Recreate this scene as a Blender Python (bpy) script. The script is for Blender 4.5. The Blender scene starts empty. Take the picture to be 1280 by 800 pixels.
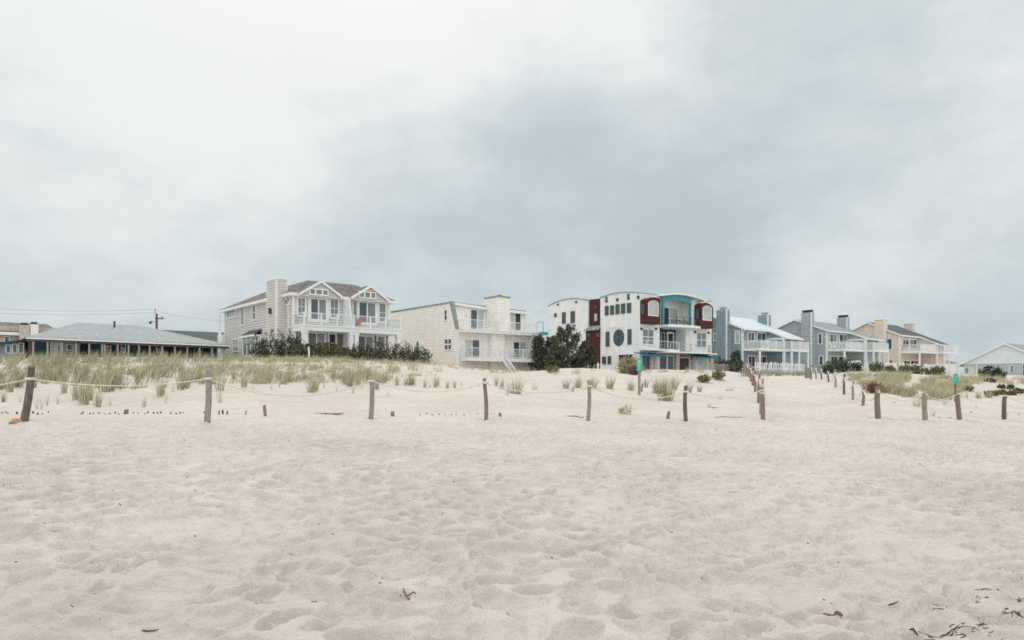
import bpy, bmesh, math, random
import numpy as np
from mathutils import Vector
R = math.radians
random.seed(7); rng = np.random.default_rng(7)
sc = bpy.context.scene
col = sc.collection
EYE = 1.6; FO = 890.0
TH = math.atan2(890, 1097)                 # the street line runs at this angle to the view
AX = (math.cos(TH), math.sin(TH)); BX = (-AX[1], AX[0])

# ------------------------------------------------------------------ materials
def nmat(name):
    m = bpy.data.materials.new(name); m.use_nodes = True
    nt = m.node_tree; b = nt.nodes['Principled BSDF']
    return m, nt, b
def mat(name, c, rough=.6, var=.12, scale=3.0, c2=None, bump=0, bscale=30, stretch=(1, 1, 1), spec=.3, detail=5):
    m, nt, b = nmat(name)
    b.inputs['Roughness'].default_value = rough
    b.inputs['Specular IOR Level'].default_value = spec
    tc = nt.nodes.new('ShaderNodeTexCoord'); mp = nt.nodes.new('ShaderNodeMapping')
    mp.inputs['Scale'].default_value = stretch
    nt.links.new(tc.outputs['Object'], mp.inputs['Vector'])
    n = nt.nodes.new('ShaderNodeTexNoise'); n.inputs['Scale'].default_value = scale; n.inputs['Detail'].default_value = detail
    nt.links.new(mp.outputs[0], n.inputs['Vector'])
    mr = nt.nodes.new('ShaderNodeMapRange'); mr.inputs['From Min'].default_value = .3; mr.inputs['From Max'].default_value = .7
    nt.links.new(n.outputs['Fac'], mr.inputs['Value'])
    mx = nt.nodes.new('ShaderNodeMix'); mx.data_type = 'RGBA'
    if c2 is None:
        a = [x*(1-var) for x in c]; d = [min(1, x*(1+var)) for x in c]
    else: a, d = c, c2
    mx.inputs['A'].default_value = (*a, 1); mx.inputs['B'].default_value = (*d, 1)
    nt.links.new(mr.outputs[0], mx.inputs['Factor']); nt.links.new(mx.outputs['Result'], b.inputs['Base Color'])
    if bump:
        n2 = nt.nodes.new('ShaderNodeTexNoise'); n2.inputs['Scale'].default_value = bscale; n2.inputs['Detail'].default_value = 4
        nt.links.new(mp.outputs[0], n2.inputs['Vector'])
        bp = nt.nodes.new('ShaderNodeBump'); bp.inputs['Distance'].default_value = bump; bp.inputs['Strength'].default_value = .8
        nt.links.new(n2.outputs['Fac'], bp.inputs['Height']); nt.links.new(bp.outputs[0], b.inputs['Normal'])
    return m
M = {}
M['trim'] = mat('white_trim_paint', (.78, .79, .78), .5, .05, 2)
M['tan'] = mat('tan_siding_paint', (.585, .563, .538), .7, .05, 1.5)
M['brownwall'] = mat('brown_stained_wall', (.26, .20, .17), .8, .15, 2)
M['cream'] = mat('cream_siding_paint', (.86, .83, .765), .6, .05, 1.2)
M['white'] = mat('white_stucco', (.76, .77, .76), .8, .08, .9, stretch=(1, 1, .35))
M['redwood'] = mat('red_cedar_shingle', (.075, .021, .016), .8, .35, 5, bump=.01, bscale=14, stretch=(1, 1, 3))
M['teal'] = mat('teal_paint', (.065, .265, .32), .6, .1, 2)
M['awning'] = mat('teal_awning_cloth', (.02, .16, .21), .8, .12, 3)
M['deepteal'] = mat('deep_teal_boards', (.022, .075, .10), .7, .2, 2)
M['blue'] = mat('blue_siding_paint', (.235, .31, .345), .7, .08, 1.5)
M['grey'] = mat('blue_grey_siding_paint', (.36, .41, .43), .7, .07, 1.5)
M['peach'] = mat('peach_siding_paint', (.70, .61, .525), .7, .06, 1.5)
M['coolwhite'] = mat('cool_white_siding_paint', (.68, .73, .755), .7, .05, 1.5)
M['palegrey'] = mat('pale_grey_siding_paint', (.42, .485, .515), .7, .05, 1.5)
M['shingle'] = mat('brown_grey_roof_shingle', (.075, .068, .063), .9, .3, 2.2, c2=(.235, .205, .185), bump=.02, bscale=9, stretch=(1, 1, 3))
M['darkshingle'] = mat('dark_grey_roof_shingle', (.075, .08, .085), .9, .3, 4, c2=(.13, .135, .14), bump=.02, bscale=9, stretch=(1, 1, 3))
M['greyshingle'] = mat('grey_roof_shingle', (.22, .25, .255), .9, .2, 3, c2=(.31, .34, .345), bump=.02, bscale=9)
M['paleroof'] = mat('pale_blue_grey_roof_shingle', (.27, .305, .31), .85, .2, 2, c2=(.36, .385, .385), bump=.02, bscale=9)
M['metalroof'] = mat('white_painted_metal_roof', (.60, .64, .66), .5, .06, 1)
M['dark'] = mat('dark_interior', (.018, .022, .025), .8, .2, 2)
M['flue'] = mat('dark_flue_metal', (.05, .052, .055), .5, .2, 4)
M['beam'] = mat('dark_weathered_beam', (.12, .10, .095), .85, .25, 3)
M['greywood'] = mat('weathered_grey_wood', (.30, .275, .25), .9, .3, 6, c2=(.42, .39, .36), stretch=(6, 6, .8), bump=.006, bscale=20)
M['concrete'] = mat('pale_concrete', (.55, .56, .55), .85, .1, 2)
M['beigepier'] = mat('beige_stone_pier', (.50, .45, .40), .85, .2, 4)
M['stone'] = mat('pale_gravel_wall', (.42, .42, .41), .9, .15, 5)
M['red'] = mat('red_chair_paint', (.55, .07, .06), .5, .1, 4)
M['black'] = mat('black_metal', (.03, .032, .035), .5, .2, 4)
M['plastic'] = mat('white_plastic', (.78, .79, .78), .4, .04, 3)
M['signgreen'] = mat('teal_green_sign_paint', (.02, .42, .32), .45, .08, 4)
M['orange'] = mat('orange_paint', (.75, .16, .05), .5, .1, 4)
M['rope'] = mat('pale_rope_fibre', (.66, .62, .53), .9, .12, 25)
M['foot'] = mat('pink_rubber', (.60, .34, .27), .6, .12, 12)
M['sole'] = mat('black_rubber', (.02, .02, .02), .7, .2, 8)
M['bark'] = mat('grey_bark', (.10, .085, .07), .95, .3, 8)
M['twig'] = mat('dark_driftwood', (.045, .03, .022), .9, .4, 20)
M['tanwood'] = mat('brown_driftwood', (.20, .12, .07), .9, .3, 20)
M['weed'] = mat('dried_seaweed', (.05, .035, .03), .9, .4, 20)
def wood(name, c, c2):
    return mat(name, c, .95, .3, 7, c2=c2, stretch=(5, 5, .7), bump=.012, bscale=9, detail=8)
WOODS = {'dark': wood('dark_red_brown_post_wood', (.085, .066, .06), (.21, .175, .155)),
         'grey': wood('grey_post_wood', (.20, .18, .165), (.40, .36, .33)),
         'brown': wood('brown_post_wood', (.17, .115, .085), (.33, .25, .20)),
         'red': wood('reddish_post_wood', (.15, .105, .09), (.30, .235, .21))}
def glass(name, c, rough=.06):
    m, nt, b = nmat(name)
    b.inputs['Roughness'].default_value = rough; b.inputs['Specular IOR Level'].default_value = .6
    tc = nt.nodes.new('ShaderNodeTexCoord'); n = nt.nodes.new('ShaderNodeTexNoise'); n.inputs['Scale'].default_value = .9
    nt.links.new(tc.outputs['Object'], n.inputs['Vector'])
    mx = nt.nodes.new('ShaderNodeMix'); mx.data_type = 'RGBA'
    mx.inputs['A'].default_value = (*[x*.6 for x in c], 1); mx.inputs['B'].default_value = (*[x*1.4 for x in c], 1)
    nt.links.new(n.outputs['Fac'], mx.inputs['Factor']); nt.links.new(mx.outputs['Result'], b.inputs['Base Color'])
    return m
G = {'d': glass('dark_window_glass', (.035, .05, .055)), 'm': glass('curtained_window_glass', (.17, .20, .21)),
     'l': glass('pale_blind_behind_glass', (.42, .46, .46)), 't': glass('teal_tinted_glass', (.03, .10, .12)),
     's': glass('slate_tinted_glass', (.05, .08, .095)), 'x': glass('open_door_dark_interior', (.012, .012, .015), .5)}
# clear balustrade panel: really see-through
def clearmat():
    m, nt, b = nmat('clear_railing_glass')
    out = nt.nodes['Material Output']
    tr = nt.nodes.new('ShaderNodeBsdfTransparent'); tr.inputs[0].default_value = (.95, .97, .97, 1)
    gl = nt.nodes.new('ShaderNodeBsdfGlossy'); gl.inputs['Roughness'].default_value = .1
    mx = nt.nodes.new('ShaderNodeMixShader'); mx.inputs[0].default_value = .09
    nt.links.new(tr.outputs[0], mx.inputs[1]); nt.links.new(gl.outputs[0], mx.inputs[2])
    nt.links.new(mx.outputs[0], out.inputs['Surface'])
    return m
M['clear'] = clearmat()
def leafmat(name, c, c2, c3=None, scale=1.2):
    m, nt, b = nmat(name)
    b.inputs['Roughness'].default_value = .7; b.inputs['Specular IOR Level'].default_value = .2
    geo = nt.nodes.new('ShaderNodeNewGeometry'); tc = nt.nodes.new('ShaderNodeTexCoord')
    oi = nt.nodes.new('ShaderNodeObjectInfo')
    n = nt.nodes.new('ShaderNodeTexNoise'); n.inputs['Scale'].default_value = scale; n.inputs['Detail'].default_value = 3
    nt.links.new(tc.outputs['Object'], n.inputs['Vector'])
    ad = nt.nodes.new('ShaderNodeMath'); ad.operation = 'MULTIPLY_ADD'; ad.inputs[1].default_value = .7; ad.inputs[2].default_value = 0
    nt.links.new(geo.outputs['Random Per Island'], ad.inputs[0])
    ad2 = nt.nodes.new('ShaderNodeMath'); ad2.operation = 'MULTIPLY_ADD'; ad2.inputs[1].default_value = .6
    nt.links.new(n.outputs['Fac'], ad2.inputs[0]); nt.links.new(ad.outputs[0], ad2.inputs[2])
    ad3 = nt.nodes.new('ShaderNodeMath'); ad3.operation = 'MULTIPLY_ADD'; ad3.inputs[1].default_value = .25
    nt.links.new(oi.outputs['Random'], ad3.inputs[0]); nt.links.new(ad2.outputs[0], ad3.inputs[2])
    cr = nt.nodes.new('ShaderNodeValToRGB'); e = cr.color_ramp.elements
    e[0].position = .3; e[0].color = (*c, 1); e[1].position = .85; e[1].color = (*c2, 1)
    if c3:
        k = cr.color_ramp.elements.new(1.0); k.color = (*c3, 1)
    nt.links.new(ad3.outputs[0], cr.inputs[0]); nt.links.new(cr.outputs[0], b.inputs['Base Color'])
    return m
M['grass'] = leafmat('beach_grass_blade', (.175, .185, .10), (.465, .455, .31), (.64, .585, .45))
M['grassdry'] = leafmat('dry_beach_grass_blade', (.27, .25, .14), (.47, .43, .28), (.55, .48, .35))
M['olive'] = leafmat('olive_dune_grass_blade', (.12, .125, .06), (.40, .37, .23), (.55, .48, .34))
M['pine'] = leafmat('dark_pine_needles', (.016, .025, .018), (.065, .08, .052), (.15, .15, .10), 2)
M['hedge'] = leafmat('hedge_leaves', (.03, .04, .022), (.12, .125, .065), (.24, .22, .14), 2)
M['yucca'] = leafmat('green_dune_shrub_leaves', (.07, .085, .035), (.19, .20, .09), None, 3)
M['rust'] = leafmat('rust_brown_dead_stems', (.07, .045, .032), (.22, .14, .10), None, 3)

def sandmat():
    m, nt, b = nmat('dry_beach_sand')
    b.inputs['Roughness'].default_value = .95; b.inputs['Specular IOR Level'].default_value = .1
    tc = nt.nodes.new('ShaderNodeTexCoord')
    def noise(s, d, r=.5):
        n = nt.nodes.new('ShaderNodeTexNoise'); n.inputs['Scale'].default_value = s; n.inputs['Detail'].default_value = d
        n.inputs['Roughness'].default_value = r
        nt.links.new(tc.outputs['Object'], n.inputs['Vector']); return n
    def ramp(n, lo, hi, c1, c2):
        r = nt.nodes.new('ShaderNodeValToRGB'); r.color_ramp.elements[0].position = lo; r.color_ramp.elements[1].position = hi
        r.color_ramp.elements[0].color = (*c1, 1); r.color_ramp.elements[1].color = (*c2, 1)
        nt.links.new(n.outputs['Fac'], r.inputs[0]); return r
    def mul(a, bb, f=1, t='MULTIPLY'):
        x = nt.nodes.new('ShaderNodeMix'); x.data_type = 'RGBA'; x.blend_type = t; x.inputs['Factor'].default_value = f
        nt.links.new(a, x.inputs['A']); nt.links.new(bb, x.inputs['B']); return x.outputs['Result']
    r1 = ramp(noise(.35, 4), .35, .65, (.60, .540, .492), (.67, .614, .567))
    r2 = ramp(noise(3.5, 4), .3, .7, (.90, .885, .87), (1, 1, 1))
    r3 = ramp(noise(110, 3, .7), .3, .7, (.93, .925, .92), (1.0, 1.0, 1.0))
    r4 = ramp(noise(38, 2, .6), .245, .30, (.5, .45, .4), (1, 1, 1))
    c = mul(r1.outputs[0], r2.outputs[0]); c = mul(c, r3.outputs[0]); c = mul(c, r4.outputs[0])
    nt.links.new(c, b.inputs['Base Color'])
    nb = noise(13, 6, .7); bp = nt.nodes.new('ShaderNodeBump'); bp.inputs['Distance'].default_value = .045; bp.inputs['Strength'].default_value = .85
    nt.links.new(nb.outputs['Fac'], bp.inputs['Height'])
    nb2 = noise(3.2, 3, .6); bp2 = nt.nodes.new('ShaderNodeBump'); bp2.inputs['Distance'].default_value = .06; bp2.inputs['Strength'].default_value = .5
    nt.links.new(nb2.outputs['Fac'], bp2.inputs['Height']); nt.links.new(bp.outputs[0], bp2.inputs['Normal'])
    nt.links.new(bp2.outputs[0], b.inputs['Normal'])
    return m
M['sand'] = sandmat()

# ------------------------------------------------------------------ object helpers
class MB:
    def __init__(s): s.v = []; s.f = []
    def add(s, vs, fs):
        o = len(s.v); s.v += [tuple(p) for p in vs]; s.f += [tuple(i+o for i in f) for f in fs]; return s
    def box(s, x0, x1, y0, y1, z0, z1):
        x0, x1 = sorted((x0, x1)); y0, y1 = sorted((y0, y1)); z0, z1 = sorted((z0, z1))
        vs = [(x, y, z) for z in (z0, z1) for y in (y0, y1) for x in (x0, x1)]
        return s.add(vs, [(0, 2, 3, 1), (4, 5, 7, 6), (0, 1, 5, 4), (2, 6, 7, 3), (0, 4, 6, 2), (1, 3, 7, 5)])
    def prism(s, poly, plane, d0, d1):
        f = {'vw': lambda p, d: (d, p[0], p[1]), 'uw': lambda p, d: (p[0], d, p[1]), 'uv': lambda p, d: (p[0], p[1], d)}[plane]
        n = len(poly); vs = [f(p, d0) for p in poly]+[f(p, d1) for p in poly]
        return s.add(vs, [tuple(range(n)), tuple(range(2*n-1, n-1, -1))]+[(i, (i+1) % n, n+(i+1) % n, n+i) for i in range(n)])
    def slab(s, q, t):
        n = len(q); vs = list(q)+[(p[0], p[1], p[2]-t) for p in q]
        return s.add(vs, [tuple(range(n)), tuple(range(2*n-1, n-1, -1))]+[(i, (i+1) % n, n+(i+1) % n, n+i) for i in range(n)])
    def bar(s, p, q, w, h=None):
        p = Vector(p); q = Vector(q); d = (q-p).normalized(); h = h or w
        up = Vector((0, 0, 1)) if abs(d.z) < .95 else Vector((0, 1, 0))
        a = d.cross(up).normalized()*w/2; b = d.cross(a).normalized()*h/2
        vs = [p+a+b, p-a+b, p-a-b, p+a-b, q+a+b, q-a+b, q-a-b, q+a-b]
        return s.add(vs, [(0, 1, 2, 3), (7, 6, 5, 4), (0, 4, 5, 1), (1, 5, 6, 2), (2, 6, 7, 3), (3, 7, 4, 0)])
    def tube(s, pts, rad, n=8, cap=True):
        pts = [Vector(p) for p in pts]; o = len(s.v); k = len(pts)
        if not hasattr(rad, '__len__'): rad = [rad]*k
        for i, p in enumerate(pts):
            d = (pts[min(i+1, k-1)]-pts[max(i-1, 0)]).normalized()
            up = Vector((0, 0, 1)) if abs(d.z) < .9 else Vector((1, 0, 0))
            a = d.cross(up).normalized(); b = d.cross(a)
            for j in range(n):
                q = p+(a*math.cos(2*math.pi*j/n)+b*math.sin(2*math.pi*j/n))*rad[i]; s.v.append(tuple(q))
        for i in range(k-1):
            for j in range(n):
                s.f.append((o+i*n+j, o+i*n+(j+1) % n, o+(i+1)*n+(j+1) % n, o+(i+1)*n+j))
        if cap: s.f.append(tuple(o+j for j in range(n))[::-1]); s.f.append(tuple(o+(k-1)*n+j for j in range(n)))
        return s
    def lap(s, poly, plane, d, sign, pitch=.25, dep=.055):
        """lap siding over a convex polygon: every board leans out towards its lower edge"""
        zs = [p[1] for p in poly]; z = min(zs)
        def span(w):
            xs = []
            for (x0, w0), (x1, w1) in zip(poly, poly[1:]+poly[:1]):
                if w0 != w1 and min(w0, w1)-1e-6 <= w <= max(w0, w1)+1e-6: xs.append(x0+(x1-x0)*(w-w0)/(w1-w0))
            return (min(xs), max(xs)) if len(xs) > 1 else None
        P = (lambda x, dd, w: (x, d+sign*dd, w)) if plane == 'uw' else (lambda x, dd, w: (d+sign*dd, x, w))
        while z < max(zs)-.02:
            z1 = min(z+pitch, max(zs)); a = span(z+.001); b = span(z1-.001)
            if a and b:
                g = min(.022, dep*.42); q = lambda f: (a[0]+(b[0]-a[0])*f, a[1]+(b[1]-a[1])*f); c = q(g/(z1-z))
                vs = [P(c[0], .002, z+g), P(c[1], .002, z+g), P(c[0], dep, z+g), P(c[1], dep, z+g), P(b[0], dep*.55, z1), P(b[1], dep*.55, z1), P(b[0], .002, z1), P(b[1], .002, z1)]
                s.add(vs, [(0, 1, 3, 2), (2, 3, 5, 4), (4, 5, 7, 6), (0, 2, 4, 6), (1, 7, 5, 3)])
            z = z1
        return s
    def build(s, name, m, parent=None, smooth=False, recalc=False):
        me = bpy.data.meshes.new(name); me.from_pydata(s.v, [], s.f)
        if recalc:
            bm = bmesh.new(); bm.from_mesh(me); bmesh.ops.recalc_face_normals(bm, faces=bm.faces); bm.to_mesh(me); bm.free()
        me.materials.append(m)
        if smooth: me.polygons.foreach_set('use_smooth', [True]*len(me.polygons))
        o = bpy.data.objects.new(name, me); col.objects.link(o)
        if parent: o.parent = parent
        return o
def build_each(b, name, m, parent):
    for i in range(0, len(b.v), 8):
        c = MB(); c.v = b.v[i:i+8]; c.f = [tuple(k-i for k in f) for f in b.f if i <= f[0] < i+8]; c.build(name, m, parent)
def tag(o, label=None, cat=None, group=None, kind=None):
    for k, v in (('label', label), ('category', cat), ('group', group), ('kind', kind)):
        if v: o[k] = v
    return o
def empty(name, loc, rz=0, label=None, cat=None, group=None):
    o = bpy.data.objects.new(name, None); o.location = loc; o.rotation_euler = (0, 0, rz); o.empty_display_size = .3
    col.objects.link(o); return tag(o, label, cat, group)
def kids(o): return [c for c in bpy.data.objects if c.parent == o]
def copy_tree(o, loc, rz, label=None, group=None, scale=None, parent=None):
    c = o.copy(); col.objects.link(c)
    if parent is None:
        c.location = loc; c.rotation_euler = (c.rotation_euler[0], c.rotation_euler[1], rz)
        if scale: c.scale = scale
        if label: c['label'] = label
        if group: c['group'] = group
    else: c.parent = parent
    for ch in kids(o): copy_tree(ch, None, None, parent=c)
    return c

# ------------------------------------------------------------------ terrain
def hash2(ix, iy, seed):
    h = (ix.astype(np.int64)*374761393+iy.astype(np.int64)*668265263+seed*982451653) & 0x7fffffff
    h = ((h ^ (h >> 13))*1274126177) & 0x7fffffff
    return ((h ^ (h >> 16)) & 0xffff)/65535.0
def vnoise(x, y, seed=0):
    ix = np.floor(x); iy = np.floor(y); fx = x-ix; fy = y-iy
    fx = fx*fx*(3-2*fx); fy = fy*fy*(3-2*fy)
    a = hash2(ix, iy, seed); b = hash2(ix+1, iy, seed); c = hash2(ix, iy+1, seed); d = hash2(ix+1, iy+1, seed)
    return (a*(1-fx)+b*fx)*(1-fy)+(c*(1-fx)+d*fx)*fy
def bowls(x, y, seed, c, a):
    """lower envelope of one shallow bowl per lattice cell: hollows that touch in thin ridges (units of one cell)"""
    ix = np.floor(x); iy = np.floor(y); h = np.full(x.shape, 9.)
    for dx in (-1, 0, 1):
        for dy in (-1, 0, 1):
            cx = ix+dx; cy = iy+dy; d0 = a*hash2(cx, cy, seed+3); k = c*(.6+.8*hash2(cx, cy, seed+2))
            th = 3.14*hash2(cx, cy, seed+4); st = .65+.35*hash2(cx, cy, seed+5)
            ux = x-(cx+.08+.84*hash2(cx, cy, seed)); uy = y-(cy+.08+.84*hash2(cx, cy, seed+1)); cc, ss = np.cos(th), np.sin(th)
            h = np.minimum(h, k*((ux*cc+uy*ss)**2+((-ux*ss+uy*cc)/st)**2)-d0)
    return np.minimum(h, .32*c)
def fenceY(t): return 20.3/(1-.47*t)
def zed(Y, py): return EYE+(480-py)/FO*Y
# cross-sections of the dune seen along eleven bearings: (distance, image row of the sand there)
SECT = {-400: [(20, 497), (26, 463), (33, 453), (50, 449), (62, 448)],
        0: [(20, 495), (26, 465), (33, 454), (50, 450), (62, 448)], 200: [(21, 504), (27, 472), (34, 456), (50, 449), (62, 447)],
        400: [(23, 505), (28, 484), (36, 462), (50, 449.5), (58, 450)], 540: [(25, 503), (30, 482), (38, 464), (52, 454), (64, 459)],
        600: [(25, 501), (30, 481), (40, 467), (55, 461), (75, 462)], 660: [(26, 501), (32, 484), (42, 470), (58, 464), (80, 466)],
        710: [(27, 501), (34, 483), (44, 467), (54, 459.5), (75, 463), (90, 464)], 800: [(28, 506), (38, 482), (50, 466), (62, 463), (85, 464)],
        900: [(30, 502), (40, 483), (52, 466), (62, 462.5), (85, 465)], 938: [(31, 502), (40, 486), (50, 478), (62, 470), (85, 466)],
        965: [(30, 513), (38, 497), (50, 482), (62, 473), (74, 468.5), (95, 467)], 1010: [(31, 513), (38, 499), (46, 486), (56, 477), (66, 471.5), (95, 467)],
        1060: [(31, 512), (38, 495), (44, 480), (52, 470), (64, 466), (90, 466)], 1110: [(33, 503), (40, 481), (48, 471), (60, 466), (90, 466)],
        1200: [(36, 503), (45, 485), (56, 474), (70, 469), (95, 468)], 1280: [(38, 502), (48, 490), (60, 477), (75, 471), (95, 469)],
        1500: [(45, 500), (58, 488), (75, 476), (95, 471)]}
FBASE = {-400: 531, 0: 530, 200: 527.5, 400: 526, 600: 526, 800: 526, 965: 524, 1110: 523.5, 1280: 524.5, 1500: 524}
TG = np.linspace(-1.2, 1.2, 361); LG = np.linspace(math.log(1.5), math.log(130), 500); YG = np.exp(LG)
def build_grid():
    cols = sorted(SECT); zs = []
    for c in cols:
        t = (c-640)/FO; yf = fenceY(t); fb = np.interp(c, sorted(FBASE), [FBASE[k] for k in sorted(FBASE)])
        zf = zed(yf, fb)
        Y = [0, 3.5, yf*.55, yf]+[a for a, _ in SECT[c]]; Z = [0, .02, zf*.55, zf]+[zed(a, p) for a, p in SECT[c]]
        Y += [110, 200]; Z += [2.9, 2.9]
        zs.append(np.interp(YG, Y, Z))
    zs = np.array(zs); tc = (np.array(cols)-640)/FO
    g = np.array([np.interp(TG, tc, zs[:, j]) for j in range(len(YG))]).T
    k = np.ones(9)/9
    for _ in range(2): g = np.apply_along_axis(lambda r: np.convolve(np.pad(r, 4, 'edge'), k, 'valid'), 1, g)
    k = np.ones(5)/5
    for _ in range(2): g = np.apply_along_axis(lambda r: np.convolve(np.pad(r, 2, 'edge'), k, 'valid'), 0, g)
    return g
GRID = build_grid()
def ground(X, Y):
    X = np.asarray(X, float); Y = np.asarray(Y, float)
    Yc = np.clip(Y, 1.51, 129.9); t = np.clip(X/np.maximum(Yc, 1.5), -1.199, 1.199)
    a = (t-TG[0])/(TG[1]-TG[0]); b = (np.log(Yc)-LG[0])/(LG[1]-LG[0])
    i = np.clip(a.astype(int), 0, len(TG)-2); j = np.clip(b.astype(int), 0, len(LG)-2); fa = a-i; fb = b-j
    z = (GRID[i, j]*(1-fb)+GRID[i, j+1]*fb)*(1-fa)+(GRID[i+1, j]*(1-fb)+GRID[i+1, j+1]*fb)*fa
    amp = np.clip((Y-18)/14, 0, 1)*np.clip((100-Y)/30, 0, 1)
    z = z+amp*(.22*(vnoise(X/5, Y/5, 5)-.5)+.13*(vnoise(X/1.9, Y/1.9, 6)-.5))
    return z
def detail(X, Y):
    """trampled dry sand: shallow bowls that meet in soft ridges"""
    X = np.asarray(X, float); Y = np.asarray(Y, float)
    wx = X+.35*(vnoise(X/.7, Y/.7, 21)-.5)+.12*(vnoise(X/.23, Y/.23, 23)-.5); wy = Y+.35*(vnoise(X/.7, Y/.7, 22)-.5)+.12*(vnoise(X/.23, Y/.23, 24)-.5)
    trod = .45+1.1*vnoise(X/2.3, Y/2.3, 71)
    h = bowls(wx/.27, wy/.25, 31, .20, .022)*np.clip(trod, .85, 1.2)+bowls(wx/.125+9, wy/.12, 41, .050, .008)*np.clip(1.9-trod, .4, 1.3)
    h = h+.022*(vnoise(X/.45, Y/.45, 61)-.5)+.010*(vnoise(X/.12, Y/.12, 62)-.5)+.005*(vnoise(X/.05, Y/.05, 64)-.5)+.09*(vnoise(X/2.6, Y/2.6, 63)-.5)
    t = X/np.maximum(Y, 1); path = (t > .35) & (t < .5)
    f = np.where(path, 1, np.clip(1-(Y-fenceY(np.clip(t, -1.2, 1.2))+1)/2.5, .25, 1))
    return (h-.04)*f*np.clip(1.25-Y/60, .6, 1)*np.clip((90-Y)/30, 0, 1)
def hit(px, py, off=0):
    """where the sight line through a point of the photograph meets the terrain"""
    px = np.atleast_1d(np.asarray(px, float)); py = np.atleast_1d(np.asarray(py, float))
    t = (px-640)/FO; best = np.full(px.shape, 70.); done = np.zeros(px.shape, bool); YY = np.exp(np.linspace(math.log(3), math.log(100), 900))
    for k in range(0, len(px), 200):
        tt = t[k:k+200, None]; z = EYE+(480-py[k:k+200, None])/FO*YY[None]
        m = z <= ground(tt*YY[None], np.broadcast_to(YY[None], z.shape)); a = m.argmax(1); d = m.any(1)
        best[k:k+200] = np.where(d, YY[a], 70.); done[k:k+200] = d
    X = t*best
    return X, best, ground(X, best), done
def P(px, py):
    X, Y, Z, d = hit(px, py); return Vector((X[0], Y[0], Z[0])), Y[0]

def make_sand():
    ys = [2.2]; y = 2.2
    rows = np.concatenate([np.linspace(950, 500, 560), ])
    Y1 = np.unique(np.round(np.concatenate([np.exp(np.linspace(math.log(2.2), math.log(4), 40)),
         np.exp(np.linspace(math.log(4), math.log(14), 330)), np.exp(np.linspace(math.log(14), math.log(100), 330)), np.array([110, 130, 160, 220, 400, 900, 2500.])]), 4))
    t = np.unique(np.concatenate([np.linspace(-6, -.95, 24), np.linspace(-.95, .95, 1050), np.linspace(.95, 6, 24)]))
    T, YY = np.meshgrid(t, Y1); XX = T*YY
    Z = ground(XX, YY)+detail(XX, YY)
    for q in FRONT+RIGHT+PR+PL:             # the wind scours a hollow round every post and banks sand behind it
        m = (abs(XX-q[0].x) < 1.2) & (abs(YY-q[0].y) < 1.2); d = np.hypot(XX[m]-q[0].x, (YY[m]-q[0].y)); Z[m] += -.07*np.exp(-(d/.16)**2)+.035*np.exp(-((d-.42)/.2)**2)
    n, m = Z.shape
    v = np.stack([XX, YY, Z], -1).reshape(-1, 3)
    idx = np.arange(n*m).reshape(n, m)
    q = np.stack([idx[:-1, :-1], idx[:-1, 1:], idx[1:, 1:], idx[1:, :-1]], -1).reshape(-1, 4)
    # the beach behind the camera, down to the water line
    first = idx[0]; base = len(v)
    back = np.stack([XX[0]*3, np.full(m, -60.), np.full(m, -1.2)], -1)
    v = np.concatenate([v, back]); b = base+np.arange(m)
    q = np.concatenate([q, np.stack([b[:-1], b[1:], first[1:], first[:-1]], -1)])
    me = bpy.data.meshes.new('sand'); me.vertices.add(len(v)); me.vertices.foreach_set('co', v.ravel())
    me.loops.add(len(q)*4); me.loops.foreach_set('vertex_index', q.ravel().astype(np.int32))
    me.polygons.add(len(q)); me.polygons.foreach_set('loop_start', np.arange(len(q), dtype=np.int32)*4)
    me.polygons.foreach_set('use_smooth', np.ones(len(q), bool)); me.update(calc_edges=True); me.validate()
    me.materials.append(M['sand']); o = bpy.data.objects.new('sand', me); col.objects.link(o); o['kind'] = 'structure'
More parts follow.
